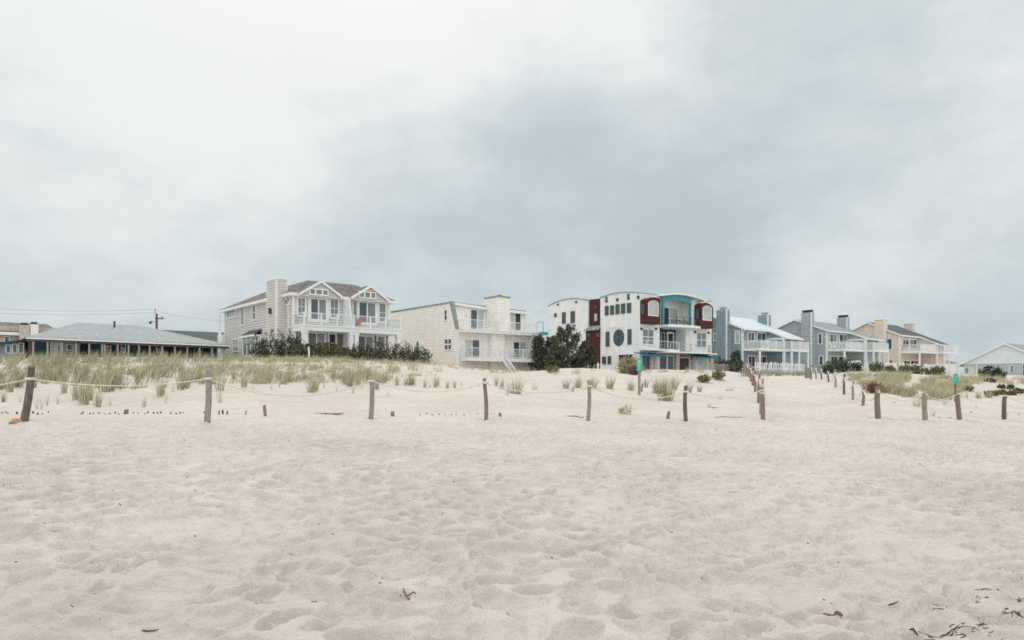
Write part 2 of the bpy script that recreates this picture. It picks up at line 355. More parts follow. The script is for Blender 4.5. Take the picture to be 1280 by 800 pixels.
# ------------------------------------------------------------------ house frame: x along the street, y away from the beach, z up
class House:
    def __init__(s, name, label, px, b0, zg, cat='house'):
        t = (px-640)/FO; Y = b0/(t*BX[0]+BX[1]); s.b0 = b0; s.a0 = t*Y*AX[0]+Y*AX[1]; s.zg = zg
        s.e = empty(name, (t*Y, Y, zg), TH, label, cat)
    def F(s, px, py=480, v=0):
        t = (px-640)/FO; Y = (s.b0+v)/(t*BX[0]+BX[1]); return t*Y*AX[0]+Y*AX[1]-s.a0, EYE+(480-py)/FO*Y-s.zg
    def S(s, px, py=480, u=0):
        t = (px-640)/FO; Y = (s.a0+u)/(t*AX[0]+AX[1]); return t*Y*BX[0]+Y*BX[1]-s.b0, EYE+(480-py)/FO*Y-s.zg
    def W(s, u, v, w=0):
        return Vector(((s.a0+u)*AX[0]+(s.b0+v)*BX[0], (s.a0+u)*AX[1]+(s.b0+v)*BX[1], s.zg+w))
    def rectF(s, x0, x1, y0, y1, v=0):
        u0 = s.F(x0, 480, v)[0]; u1 = s.F(x1, 480, v)[0]; w1 = s.F((x0+x1)/2, y0, v)[1]; w0 = s.F((x0+x1)/2, y1, v)[1]; return u0, u1, w0, w1
    def rectS(s, x0, x1, y0, y1, u=0):
        v1 = s.S(x0, 480, u)[0]; v0 = s.S(x1, 480, u)[0]; w1 = s.S((x0+x1)/2, y0, u)[1]; w0 = s.S((x0+x1)/2, y1, u)[1]; return v0, v1, w0, w1
    def win(s, x0, x1, y0, y1, pl='F', d=0, g='d', nx=1, ny=1, fr=None, cas=.09, name='window', panes=None, mun=.045, frac=None):
        """a window in the wall plane at depth d: frame as the part, its pane(s) as sub-parts"""
        r = s.rectF(x0, x1, y0, y1, d) if pl == 'F' else s.rectS(x0, x1, y0, y1, d)
        return s.win_m(r, pl, d, g, nx, ny, fr, cas, name, panes, mun, frac)
    def win_m(s, r, pl='F', d=0, g='d', nx=1, ny=1, fr=None, cas=.09, name='window', panes=None, mun=.045, frac=None):
        a0, a1, w0, w1 = r; fr = fr or M['trim']; b = MB()
        def bx(m, p0, p1, q0, q1, d0, d1):
            if pl == 'F': m.box(p0, p1, d-d1, d-d0, q0, q1)
            else: m.box(d-d1, d-d0, p0, p1, q0, q1)
        bx(b, a0-cas, a1+cas, w1, w1+cas, .0, .115); bx(b, a0-cas, a1+cas, w0-cas, w0, .0, .13)
        bx(b, a0-cas, a0, w0+.001, w1-.001, .0, .112); bx(b, a1, a1+cas, w0+.001, w1-.001, .0, .112)
        xs = [a0+(a1-a0)*i/nx for i in range(nx+1)] if frac is None else [a0+(a1-a0)*f for f in frac]
        for x in xs[1:-1]: bx(b, x-mun/2, x+mun/2, w0+.001, w1-.001, .0, .095)
        for j in range(1, ny): z = w0+(w1-w0)*j/ny; bx(b, a0+.001, a1-.001, z-mun/2, z+mun/2, .0, .09)
        o = b.build(name, fr, s.e)
        gl = panes or g
        for i in range(len(xs)-1 if len(gl) > 1 else 1):
            m = MB()
            p0, p1 = (xs[i]+.002, xs[i+1]-.002) if len(gl) > 1 else (a0+.002, a1-.002)
            bx(m, p0, p1, w0+.002, w1-.002, .062, .07); m.build('pane', G[gl[i]], o)
        return o
    def part(s, b, name, m, parent=None, **k):
        if name in ('corner_board', 'wall_lamp', 'pier', 'lintel'): return build_each(b, name, M[m], parent or s.e)
        return b.build(name, m if not isinstance(m, str) else M[m], parent or s.e, **k)

def rail(b, pts, w, h=1.0, sp=.14, pk=.035, post=None, bottom=.1, top=.06):
    """white picket rail along a plan polyline"""
    for (u0, v0), (u1, v1) in zip(pts, pts[1:]):
        L = math.hypot(u1-u0, v1-v0)
        b.bar((u0, v0, w+h), (u1, v1, w+h), .09, top); b.bar((u0, v0, w+bottom), (u1, v1, w+bottom), .06, .05)
        n = max(1, int(L/sp))
        for i in range(1, n):
            f = i/n; b.box(u0+(u1-u0)*f-pk/2, u0+(u1-u0)*f+pk/2, v0+(v1-v0)*f-pk/2, v0+(v1-v0)*f+pk/2, w+bottom, w+h-.01)
        if post:
            k = max(1, round(L/post))
            for i in range(k+1):
                f = i/k; x = u0+(u1-u0)*f; y = v0+(v1-v0)*f; b.box(x-.065, x+.065, y-.065, y+.065, w, w+h+.09)

# ------------------------------------------------------------------ tan two-storey house with twin gables
def tan_house():
    h = House('beach_house', 'tan clapboard two storey house with twin front gables behind the dark hedge', 366.6, 62, 2.6)
    W, L, EV, FL = 9.68, 19.4, 7.1, 4.2
    b = MB(); b.box(.01, W, .01, L, -1.5, EV)
    b.lap([(0, FL), (W, FL), (W, EV), (0, EV)], 'uw', 0, -1); b.lap([(0, -1.5), (L, -1.5), (L, EV), (0, EV)], 'vw', 0, -1)
    wall = h.part(b, 'wall', 'tan')
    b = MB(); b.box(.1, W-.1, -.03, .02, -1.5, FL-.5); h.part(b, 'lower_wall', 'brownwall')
    b = MB()
    for u in (0, W-.01): b.box(u-.05, u+.14, -.05, .14, FL, EV-.02)
    b.box(-.05, .12, L-.12, L+.04, -1.5, EV); b.box(-.04, .16, -.045, .16, -1.5, FL-.6); b.box(W-.14, W+.05, -.045, .14, -1.5, FL-.6)
    h.part(b, 'corner_board', 'trim', wall)
    # roof: hip cut off flat at the top
    o = .5; t0, t1, s0, s1, wt = 2.4, W-2.4, 2.5, L-5.2, 8.8
    E = [(-o, -o, EV+.1), (W+o, -o, EV+.1), (W+o, L+o, EV+.1), (-o, L+o, EV+.1)]; T = [(t0, s0, wt), (t1, s0, wt), (t1, s1, wt), (t0, s1, wt)]
    b = MB(); b.add(E+T+[(x, y, z-.08) for x, y, z in E], [(0, 1, 5, 4), (1, 2, 6, 5), (2, 3, 7, 6), (3, 0, 4, 7), (4, 5, 6, 7), (8, 9, 1, 0), (9, 10, 2, 1), (10, 11, 3, 2), (11, 8, 0, 3), (11, 10, 9, 8)])
    roof = h.part(b, 'roof', 'shingle')
    b = MB(); b.box(-o-.03, W+o+.03, -o-.03, -o+.1, EV-.2, EV+.06); b.box(-o-.03, -o+.1, -o+.1, L+o, EV-.2, EV+.06); b.box(W+o-.1, W+o+.03, -o+.1, L+o, EV-.2, EV+.06)
    b.box(-o+.1, W+o-.1, -o+.1, L+o, EV-.19, EV-.15)
    h.part(b, 'eave', 'trim', roof)
    for ul, ua, ur, wa in ((.45, 2.32, 4.2, 8.42), (5.45, 7.29, 9.12, 8.42)):
        ev = EV+.02; b = MB()
        for p, q in (((ul-.15, ev), (ua, wa)), ((ua, wa), (ur+.15, ev))): b.slab([(p[0], -.78, p[1]), (q[0], -.78, q[1]), (q[0], 2.7, q[1]), (p[0], 2.7, p[1])], .09)
        g = h.part(b, 'gable_roof', 'shingle')
        b = MB(); b.bar((ul-.2, -.82, ev-.1), (ua, -.82, wa-.1), .1, .2); b.bar((ua, -.821, wa-.1), (ur+.2, -.821, ev-.1), .1, .2); h.part(b, 'rake_trim', 'trim', g)
        b = MB(); gp = [(ul+.12, ev-.26), (ur-.12, ev-.26), (ur+.02, ev-.1), (ua, wa-.12), (ul-.02, ev-.1)]; b.prism(gp, 'uw', -.6, .3); b.lap(gp, 'uw', -.6, -1); h.part(b, 'gable_wall', 'tan', g)
    for x0, x1, y0, y1 in ((387.5, 409, 362.5, 368), (449.5, 468.5, 366, 372)): h.win(x0, x1, y0, y1, 'F', -.65, 'm', frac=(0, .3, .7, 1), mun=.14, cas=.1)
    # chimney on the side wall
    b = MB(); b.box(-1, -.005, 1.42, 3.82, -1.5, 8.55); b.lap([(1.42, -1.5), (3.82, -1.5), (3.82, 8.5), (1.42, 8.5)], 'vw', -1, -1); b.lap([(-1, -1.5), (-.03, -1.5), (-.03, 8.5), (-1, 8.5)], 'uw', 1.42, -1)
    ch = h.part(b, 'chimney', 'tan')
    b = MB(); b.box(-1.045, -.86, 1.375, 1.6, -1.5, 8.5); b.box(-1.04, -.9, 3.7, 3.86, -1.5, 8.5); b.box(-.13, .02, 1.38, 1.5, -1.5, 8.5); b.box(-1.1, .1, 1.32, 3.92, 8.5, 8.72); h.part(b, 'corner_board', 'trim', ch)
    b = MB(); b.box(-.75, -.3, 2.2, 3, 8.72, 8.8); h.part(b, 'cap', 'flue', ch)
    b = MB(); v, w = h.S(339.5, 389, -1); b.box(-1.25, -1.03, v-.13, v+.13, w-.25, w+.15); b.box(-1.3, -1.03, v-.08, v+.08, w+.15, w+.25); h.part(b, 'wall_lamp', 'black')
    # side windows
    h.win(284.7, 294.5, 388, 396.5, 'S', 0, 'm', nx=3, mun=.12, cas=.12); h.win(302, 306, 385.5, 406, 'S', 0, 'm', ny=2, cas=.14); h.win(317, 320.4, 382.5, 399, 'S', 0, 's', ny=2, cas=.14)
    h.win(292.6, 298.4, 424.5, 438.5, 'S', 0, 'm', nx=2, ny=2, mun=.1, cas=.12); h.win(357.7, 362.6, 373, 380, 'S', 0, 's', cas=.13)
    r = h.rectS(305, 319, 421, 444, -.6)
    b = MB(); b.box(-.6, 0, r[0]-.25, r[1]+.25, r[2]-.25, r[3]+.15); bay = h.part(b, 'bay', 'trim'); h.win_m(r, 'S', -.6, 'm', nx=3, ny=1, mun=.13)
    b = MB(); b.slab([(-.85, r[0]-.45, r[3]+.15), (-.85, r[1]+.45, r[3]+.15), (0, r[1]+.3, r[3]+.75), (0, r[0]-.3, r[3]+.75)], .06); h.part(b, 'bay_roof', 'darkshingle', bay)
    b = MB(); b.box(-.9, -.84, r[0]-.5, r[1]+.5, r[3]-.06, r[3]+.14); h.part(b, 'fascia', 'trim', bay)
    # drain pipe at the front corner
    b = MB(); b.tube([(-.5, .9, EV-.2), (-.1, .9, EV-.6), (-.1, .9, 1.2), (-.35, .6, .6)], .06, 6); h.part(b, 'downpipe', 'trim')
    # front windows, upper then lower floor
    h.win(372.5, 380.5, 373, 394, 'F', 0, 'mm', nx=2, ny=2, cas=.16); h.win(388.5, 406.8, 374.5, 399, 'F', 0, 'sm', nx=2, mun=.12, cas=.3, name='sliding_door'); h.win(413, 421.8, 375, 396.5, 'F', 0, 'mm', nx=2, ny=2, cas=.16)
    h.win(441.5, 445, 377, 401, 'F', 0, 'm', cas=.12); h.win(448.7, 468.3, 379, 403, 'F', 0, 'sm', nx=2, mun=.12, cas=.28, name='sliding_door'); h.win(473.7, 481.3, 380, 402, 'F', 0, 'm', ny=2, cas=.16)
    h.win(369.5, 376.5, 415, 431, 'F', -.032, 'm', nx=2, ny=2, cas=.14); h.win(385.5, 405, 417, 437, 'F', -.032, 'sm', nx=2, mun=.12, cas=.2, name='sliding_door'); h.win(411.5, 418.5, 418, 440, 'F', -.032, 'd', ny=2, cas=.2, name='door')
    h.win(386, 404.5, 413.8, 415.6, 'F', -.032, 's', nx=2, mun=.2, cas=.1); h.win(447.5, 465, 421, 440, 'F', -.032, 'sm', nx=2, mun=.12, cas=.2, name='sliding_door'); h.win(472, 480, 421, 436, 'F', -.032, 'm', cas=.16)
    # deck with its columns and clear panels
    D = -2.4; R0, R1 = -.05, 9.75
    b = MB(); b.box(R0, R1, D, .0, FL-.5, FL); b.box(R0-.06, R1+.06, D-.06, .0, FL-.12, FL+.02); dk = h.part(b, 'deck', 'trim')
    for px in (380.7, 438.4, 444.7, 497.5):
        u = h.F(px, 430, D+.25)[0]; b = MB(); b.box(u-.2, u+.2, D+.05, D+.45, -1.5, FL-.52); b.box(u-.24, u+.24, D+.01, D+.49, FL-.75, FL-.51); h.part(b, 'column', 'trim')
    us = [R0+.1]+[h.F(p, 400, D+.1)[0] for p in (401.7, 421.3, 442.5, 463, 481.8)]+[R1-.1]; b = MB()
    for u in us: b.box(u-.06, u+.06, D+.04, D+.16, FL+.021, FL+1.1)
    b.box(R0+.05, R1-.05, D+.06, D+.14, FL+1.02, FL+1.08); b.box(R0+.05, R1-.05, D+.075, D+.125, FL+.1, FL+.14)
    for u in (R0+.1, R1-.1): b.box(u-.03, u+.03, D+.16, -.05, FL+1.02, FL+1.08); b.box(u-.03, u+.03, D+.16, -.05, FL+.1, FL+.14)
    ra = h.part(b, 'railing', 'trim'); b = MB()
    for a, c in zip(us, us[1:]): b.box(a+.07, c-.07, D+.095, D+.105, FL+.15, FL+1.01)
    for u in (R0+.1, R1-.1): b.box(u-.005, u+.005, D+.17, -.05, FL+.15, FL+1.01)
    h.part(b, 'glass_panel', 'clear', ra)
    b = MB(); b.prism([(-.06, FL+.02), (D+.5, FL+.02), (D+.9, FL+1.6), (D+1.1, EV-.22), (-.06, EV-.22)], 'vw', 4.78, 4.93); h.part(b, 'party_wall', 'trim')
    b = MB(); b.box(4.78, 4.93, D+.5, -.05, -1.5, FL-.51); h.part(b, 'party_wall', 'trim')
    # rear deck at the far end of the side wall
    b = MB(); b.box(-.3, 2, L+.05, L+1.6, FL-.6, FL+.3); b.box(-.25, .0, L+1.3, L+1.55, FL+.3, EV-.2); b.box(-.25, 0, L+1.3, L+1.55, -1.5, FL-.6); h.part(b, 'rear_deck', 'trim')
    return h
TAN = tan_house()

# ------------------------------------------------------------------ cream house
def cream_house():
    h = House('beach_house', 'cream sided flat roofed house with a sloping grey fin and two white balcony decks', 571.2, 62, 2.8)
    W, L, D2 = 10.52, 14.2, -1.2; TOP = 7.5; F1, F2 = 1.6, 4.6
    b = MB(); prof = [(0, -1), (L, -1), (L, TOP-.02), (1.05, TOP), (0, 4.73)]
    b.box(.01, W, .02, L, -1, F2-.1); b.box(.3, W, 1.3, L, F2-.1, TOP-.3); b.prism([(.02, F2-.1), (1.3, F2-.1), (1.3, TOP-.05), (1.06, TOP-.05)], 'vw', .01, .3)
    b.lap(prof, 'vw', 0, -1, .27, .024); b.lap([(0, -1), (W, -1), (W, F2-.3), (0, F2-.3)], 'uw', 0, -1, .27, .024); b.lap([(.3, F2-.1), (W, F2-.1), (W, TOP-.35), (.3, TOP-.35)], 'uw', 1.3, -1, .27, .024)
    b.lap([(.0, 4.6), (1.3, 4.6), (1.3, 7.4), (1.02, 7.4)], 'vw', .3, 1, .27, .024)
    wall = h.part(b, 'wall', 'cream')
    b = MB(); b.box(-.045, .12, -.045, .12, -1, 4.5); b.box(W-.1, W+.045, -.045, .12, -1, 4.3); b.box(W-.1, W+.04, 1.25, 1.4, F2, TOP-.35); h.part(b, 'corner_board', 'trim', wall)
    b = MB(); b.slab([(-.12, 1.0, TOP+.08), (W+.1, 1.2, TOP-.2), (W+.1, L+.1, TOP-.2), (-.12, L+.1, TOP+.06)], .12); roof = h.part(b, 'roof', 'greyshingle')
    b = MB(); b.prism([(-.14, 4.62), (.16, 4.62), (1.28, TOP+.1), (.86, TOP+.12)], 'vw', -.10, .24); h.part(b, 'mansard_fin', 'greyshingle')
    b = MB()
    uc = h.F(622, 370, -.9)[0]; ur = h.F(636.5, 370, -.9)[0]
    b.slab([(.3, .85, TOP-.02), (uc, .85, TOP-.25), (uc, 1.9, TOP+.04), (.3, 1.9, TOP+.14)], .26); b.slab([(ur, .85, TOP-.3), (W+.25, .85, TOP-.42), (W+.25, 1.9, TOP-.12), (ur, 1.9, TOP-.1)], .26)
    h.part(b, 'eave', 'trim', roof)
    b = MB(); b.box(uc, ur, -.9, 1.4, F2-.2, 8.3); b.box(uc-.6, ur-.35, -.5, .3, -1, F2-.35)
    b.lap([(uc, F2), (ur, F2), (ur, 8.25), (uc, 8.25)], 'uw', -.9, -1); b.lap([(-.9, F2), (1.3, F2), (1.3, 8.25), (-.9, 8.25)], 'vw', uc, -1)
    ch = h.part(b, 'chimney', 'cream')
    b = MB(); b.box(uc-.1, ur+.1, -1.0, 1.5, 8.25, 8.42); h.part(b, 'cap', 'greyshingle', ch); b = MB(); b.box((uc+ur)/2-.1, (uc+ur)/2+.25, -.3, .2, 8.42, 8.6); h.part(b, 'flue', 'flue', ch)
    b = MB(); b.box(uc-.05, uc+.09, -.945, -.8, F2, 8.25); b.box(ur-.09, ur+.04, -.945, -.8, F2, 8.25); b.box(uc-.64, uc-.5, -.545, -.4, -1, F2-.36); b.box(ur-.45, ur-.31, -.545, -.4, -1, F2-.36); h.part(b, 'corner_board', 'trim', ch)
    h.win(588, 604, 388, 411.5, 'F', 1.3, 'sl', nx=2, cas=.12, mun=.1, name='sliding_door'); h.win(637.5, 650, 391, 412.5, 'F', 1.3, 'lx', frac=(0, .45, 1), cas=.1, mun=.1, name='sliding_door')
    h.win(580.8, 598.3, 425, 448.5, 'F', 0, 'ls', nx=2, cas=.12, mun=.1, name='sliding_door'); h.win(641.5, 656, 428, 450, 'F', 0, 'sl', nx=2, cas=.12, mun=.1, name='sliding_door')
    h.win(556.6, 559.4, 388, 400, 'S', 0, 's', ny=2, cas=.1); h.win(556.8, 564.8, 424.3, 436.5, 'S', 0, 'ss', nx=2, ny=2, mun=.14, cas=.1); h.win(521.5, 524.4, 427.5, 437.5, 'S', 0, 's', ny=2, cas=.1)
    b = MB()
    for px, py, v in ((582.5, 393, 1.3), (655.5, 396, 1.3), (577.5, 431, 0), (661, 434, 0)): u, w = h.F(px, py, v); b.box(u-.08, u+.08, v-.18, v, w-.15, w+.15)
    h.part(b, 'wall_lamp', 'plastic')
    # upper deck
    b = MB(); b.box(.05, W-.1, D2, -.01, F2-.35, F2-.1); b.box(.02, W-.05, D2-.05, 1.25, F2-.1, F2); h.part(b, 'deck', 'trim')
    b = MB(); us = [.15]+[h.F(p, 410, D2+.1)[0] for p in (587.5, 604.5)]+[uc]
    vs = [ur, h.F(652, 410, D2+.1)[0], W-.2]
    for q in (us, vs):
        for u in q: b.box(u-.05, u+.05, D2+.05, D2+.15, F2, F2+1.05)
        rail(b, [(q[0], D2+.1), (q[-1], D2+.1)], F2, .98, sp=.16, pk=.022)
    rail(b, [(W-.2, D2+.1), (W-.2, 1.2)], F2, .98, sp=.16, pk=.022); rail(b, [(.15, D2+.1), (.15, .1)], F2, .98, sp=.16, pk=.022)
    h.part(b, 'railing', 'trim')
    # lower deck in two halves with stair between
    a = h.F(628, 450, -1.7)[0]; c = h.F(633, 450, -1.7)[0]; e = h.F(675.3, 452, -1.7)[0]
    b = MB(); b.box(.35, a, -1.7, -.05, F1-.38, F1); b.box(c, e, -1.7, -.05, F1-.38, F1); b.box(W+.05, e, -.05, 3, F1-.38, F1); b.box(a, c, -1.2, -.05, F1-.3, F1-.01)
    h.part(b, 'deck', 'trim')
    b = MB(); rail(b, [(.45, -.1), (.45, -1.6), (a-.1, -1.6)], F1, 1, sp=.16, pk=.022, post=2); rail(b, [(c+.1, -1.6), (e-.1, -1.6)], F1, 1, sp=.16, pk=.024, post=2.2); rail(b, [(e-.1, -1.6), (e-.1, 2.9)], F1, 1.05, sp=.2, pk=.06, post=1.5)
    h.part(b, 'railing', 'trim')
    b = MB()
    for u in (a-.02, a+.62): b.bar((u, -1.5, F1+.1), (u+.15, -3.4, -.2), .07, .32)
    for i in range(6): b.box(a, a+.62, -1.8-.29*i, -1.5-.29*i, F1-.25-.26*i, F1-.2-.26*i)
    h.part(b, 'stair', 'trim')
    b = MB(); b.box(.12, .2, -.13, -.04, -1, 4.3); b.bar((.16, -.09, 4.3), (.0, .2, 4.7), .08); h.part(b, 'downpipe', 'trim')
    return h
CREAM = cream_house()

# ------------------------------------------------------------------ white modern house with brown bays
def modern_house():
    h = House('modern_house', 'white three storey modern house with curved roofs, dark red bays and a round window', 800, 62, 2.8)
    W = h.F(889.5)[0]; uL = h.F(824.5)[0]; uR = h.F(862.5)[0]; F2, F3 = 3.4, 6.75
    def arc(v0, v1, w0, wm, w1, n=12):
        pts = []
        for i in range(n+1):
            f = i/n; pts.append((v0+(v1-v0)*f, (1-f)*(1-f)*w0+2*f*(1-f)*(2*wm-(w0+w1)/2)+f*f*w1))
        return pts
    top = arc(0, 7.16, 10.72, 11.12, 10.75)
    b = MB(); wl = lambda v0: [(v0, -1)]+[(7.16, -1)]+top[::-1] if v0 == 0 else [(v0, -1), (7.16, -1)]+[p for p in top[::-1] if p[0] > v0]+[(v0, 10.9)]
    b.prism(wl(0), 'vw', 0, uL); b.prism(wl(1.8), 'vw', uL, uR); b.prism(wl(0), 'vw', uR, W)
    topB = arc(9.58, 18.0, 10.62, 11.2, 10.5)
    b.prism([(9.58, -1), (18.0, -1)]+topB[::-1], 'vw', 0, W); b.prism([(7.16, -1), (9.58, -1), (9.58, 10.4), (7.16, 10.4)], 'vw', 2.0, W)
    wall = h.part(b, 'wall', 'white')
    b = MB()
    for t, x0, x1 in ((top, -.12, W+.1), (topB, -.12, W+.1)):
        for p, q in zip(t, t[1:]): b.slab([(x0, p[0], p[1]+.1), (x1, p[0], p[1]+.1), (x1, q[0], q[1]+.1), (x0, q[0], q[1]+.1)], .12)
    roof = h.part(b, 'roof', 'greyshingle')
    # red stair tower between the two blocks
    b = MB(); b.box(.25, 2.2, 7.165, 9.575, 6.7, 10.75); tw = h.part(b, 'stair_tower', 'redwood')
    b = MB(); b.box(-.12, 2.2, 7.165, 9.9, 1.6, 6.3); h.part(b, 'stair_tower', 'redwood')
    b = MB(); b.slab([(-.4, 7.1, 6.4), (-.4, 10.05, 6.4), (.25, 9.57, 7.0), (.25, 7.17, 7.0)], .1); h.part(b, 'canopy_roof', 'greyshingle', tw)
    h.win(743.4, 746.2, 382, 385.5, 'S', .25, 's', cas=.05, fr=M['flue']); h.win(743.2, 747, 392, 401.5, 'S', .25, 'l', cas=.06, fr=M['flue'])
    for x in (734.2, 745.6): h.win(x, x+3.8, 416.3, 421.3, 'S', -.12, 's', cas=.06, fr=M['flue'])
    b = MB(); v, w = h.S(743, 411.6, -.12); b.box(-.3, -.12, v-.12, v+.12, w-.12, w+.14); h.part(b, 'wall_lamp', 'plastic')
    # side windows
    k = dict(cas=.035, fr=M['flue'], mun=.04)
    for x0, x1, y0, y1 in ((756.9, 760.6, 382.9, 393.9), (763.5, 767.3, 382.1, 393.1), (770.1, 774.3, 380.8, 392.4), (777.1, 781.3, 380, 391.6), (784.4, 788.8, 379.2, 390.8)): h.win(x0, x1, y0, y1, 'S', 0, 's', **k)
    for x0, x1, y0, y1 in ((757.2, 759.4, 371.8, 373), (757.2, 759.4, 375, 377.6), (770.9, 773, 373.4, 376.2), (784.8, 786.8, 368, 369.8), (784.8, 786.8, 371, 374.2), (797, 799.2, 369.9, 373.4)): h.win(x0, x1, y0, y1, 'S', 0, 't', **k)
    for x0, x1, y0, y1 in ((757.9, 761.7, 415, 432.8), (785.2, 789.2, 412, 430.3), (747.3, 750, 446.5, 455), (753.3, 757.3, 446, 455), (760.3, 763.8, 445.5, 455)): h.win(x0, x1, y0, y1, 'S', 0, 's', **k)
    for x0, x1, y0, y1 in ((693.3, 695.8, 392, 395.8), (703.2, 707, 390.7, 404.3), (714, 718.5, 389.3, 403.3), (714.5, 718.5, 419, 427), (692.5, 696.5, 421, 430), (697, 698.5, 380, 381.8), (719.6, 721.3, 376.8, 378.4)): h.win(x0, x1, y0, y1, 'S', 0, 's', **k)
    # round window
    v, w = h.S(773.6, 422.2, 0); rv = (h.S(767.3, 422, 0)[0]-h.S(779.9, 422, 0)[0])/2; rw = 10*95/890
    b = MB(); n = 28
    C = lambda f, u: [(u, v+rv*f*math.cos(2*math.pi*i/n), w+rw*f*math.sin(2*math.pi*i/n)) for i in range(n)]
    b.add(C(1.06, 0)+C(1.06, -.07)+C(1, -.07)+C(1, -.02), [(i+a*n, (i+1) % n+a*n, (i+1) % n+(a+1)*n, i+(a+1)*n) for a in range(3) for i in range(n)])
    rwin = h.part(b, 'round_window', 'flue'); b = MB(); b.add(C(1, -.025), [tuple(range(n))]); h.part(b, 'pane', G['s'], rwin)
    b = MB(); b.box(-.062, -.03, v-.02, v+.02, w-rw, w+rw); h.part(b, 'mullion', 'flue', rwin)
    b = MB(); v0, w0 = h.S(763, 409.5, 0); v1, _ = h.S(780.5, 409, 0)
    for i in range(7): q = v1+(v0-v1)*i/6; b.bar((0, q, w0), (-.8, q, w0-.12), .06, .09)
    b.box(-.5, -.44, v1-.2, v0+.2, w0-.02, w0+.03); b.box(-.75, -.69, v1-.2, v0+.2, w0-.08, w0-.03); h.part(b, 'trellis', 'trim')
    # garage recess on the side
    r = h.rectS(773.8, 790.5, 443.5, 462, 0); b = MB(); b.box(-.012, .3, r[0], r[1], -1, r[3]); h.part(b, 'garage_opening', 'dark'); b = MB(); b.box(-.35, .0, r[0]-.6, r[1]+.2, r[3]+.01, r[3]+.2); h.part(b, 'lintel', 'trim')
    # side balcony at the far end
    b = MB(); v0, w1 = h.S(685, 402.7, -.02); w0 = w1-1.5; b.box(-.9, -.84, v0+.1, v0+.16, w0, w1); b.box(-.9, -.84, v0+1.5, v0+1.56, w0, w1); b.box(-.9, -.84, v0+.1, v0+1.56, w1, w1+.06); b.box(-1, 0, v0, v0+1.7, w0-.45, w0); h.part(b, 'side_balcony', 'teal')
    b = MB(); v0, w0 = h.S(683, 389, 0); b.box(-1, 0, v0-.2, v0+.9, w0, w0+.09); b.box(-.8, 0, v0-.3, v0+.7, w0-.35, w0-.28); h.part(b, 'canopy', 'trim')
    # two dark red bays on the top floor
    def bay(u0, u1, wb, w0, wm, w1, D):
        n = 10; tp = [(u0+(u1-u0)*i/n, (1-i/n)**2*w0+2*(i/n)*(1-i/n)*(2*wm-(w0+w1)/2)+(i/n)**2*w1) for i in range(n+1)]
        b = MB(); b.prism([(u0, wb), (u1, wb)]+tp[::-1], 'uw', D, .05); o = h.part(b, 'bay', 'redwood')
        a0, a1 = u0+.16*(u1-u0), u1-.17*(u1-u0); q0 = wb+.37*(w0-wb)
        ip = [(a0+(a1-a0)*i/n, w0-.35+(wm-w0-.05)*4*(i/n)*(1-i/n)*.8+.1*(i/n)) for i in range(n+1)]; poly = [(a0, q0), (a1, q0)]+ip[::-1]
        b = MB(); cx = sum(p[0] for p in poly)/len(poly); cz = sum(p[1] for p in poly)/len(poly)
        out = [(cx+(p[0]-cx)*1.09, cz+(p[1]-cz)*1.07) for p in poly]; k = len(poly)
        b.add([(p[0], D, p[1]) for p in out]+[(p[0], D-.06, p[1]) for p in out]+[(p[0], D-.06, p[1]) for p in poly]+[(p[0], D-.02, p[1]) for p in poly], [(i+a*k, (i+1) % k+a*k, (i+1) % k+(a+1)*k, i+(a+1)*k) for a in range(3) for i in range(k)])
        f = h.part(b, 'window', 'trim', o); b = MB(); b.add([(p[0], D-.025, p[1]) for p in poly], [tuple(range(k))]); h.part(b, 'pane', G['l'], f)
        h.win_m((D+.25, -.2, q0+.1, w0-.5), 'S', u0, 't', cas=.05, fr=M['redwood'], name='side_window')
    bay(.02, h.F(825.5, 390, -1.04)[0], F3-.05, 9.75, 10.2, 10.05, -1.04)
    b0 = h.F(867.7)[0]+.05; bay(b0, h.F(891.5, 395, -1.1)[0], F3-.05, 9.9, 10.3, 9.7, -1.1)
    # teal arched surround and glass doors of the top floor
    n = 12; u0, u1 = uL+.02, uR-.35
    tp = [(u0+(u1-u0)*i/n, 10.55+.5*4*(i/n)*(1-i/n)*.8) for i in range(n+1)]; bt = [(p[0], p[1]-.62-.1*(1-abs(2*i/n-1))) for i, p in enumerate(tp)]
    b = MB(); b.prism(bt+tp[::-1], 'uw', -.55, -.3); b.box(u0, u0+.4, -.5, -.28, F3, 9.98); b.box(u1-.3, u1, -.5, -.28, F3, 9.98); h.part(b, 'arched_surround', 'teal')
    ev = [(u0-.6+(u1-u0+3.4)*i/n, 10.6+.62*4*(i/n)*(1-i/n)*.8) for i in range(n+1)]
    b = MB()
    for p, q in zip(ev, ev[1:]): b.slab([(p[0], -.95, p[1]+.12), (q[0], -.95, q[1]+.12), (q[0], 2, q[1]+.2), (p[0], 2, p[1]+.2)], .2)
    h.part(b, 'curved_eave', 'trim', roof)
    b = MB(); b.box(uR-.34, uR+.55, -.04, .1, F3, 10.4); h.part(b, 'pier', 'white')
    b = MB(); b.box(u0-.1, uR, 1.62, 1.8, F3, 10.8); h.part(b, 'inner_wall', 'trim')
    h.win_m((u0+.6, u0+1.9, F3+.1, 9.3), 'F', 1.62, 'l', cas=.1); h.win_m((u0+2.1, u1-.5, F3+.05, 9.4), 'F', 1.62, 'xl', frac=(0, .5, 1), mun=.12, cas=.1, name='sliding_door')
    # lower recess
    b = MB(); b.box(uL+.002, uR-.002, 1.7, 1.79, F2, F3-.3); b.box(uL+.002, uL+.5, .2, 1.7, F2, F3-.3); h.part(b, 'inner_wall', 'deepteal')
    h.win(834.6, 840.6, 417, 436, 'F', 1.7, 'x', cas=.2, name='door'); h.win(845, 858.5, 417.5, 436, 'F', 1.7, 'xd', nx=2, cas=.1, mun=.1, name='sliding_door')
    h.win(826, 830, 416, 435, 'F', 1.7, 'x', cas=.05, name='door')
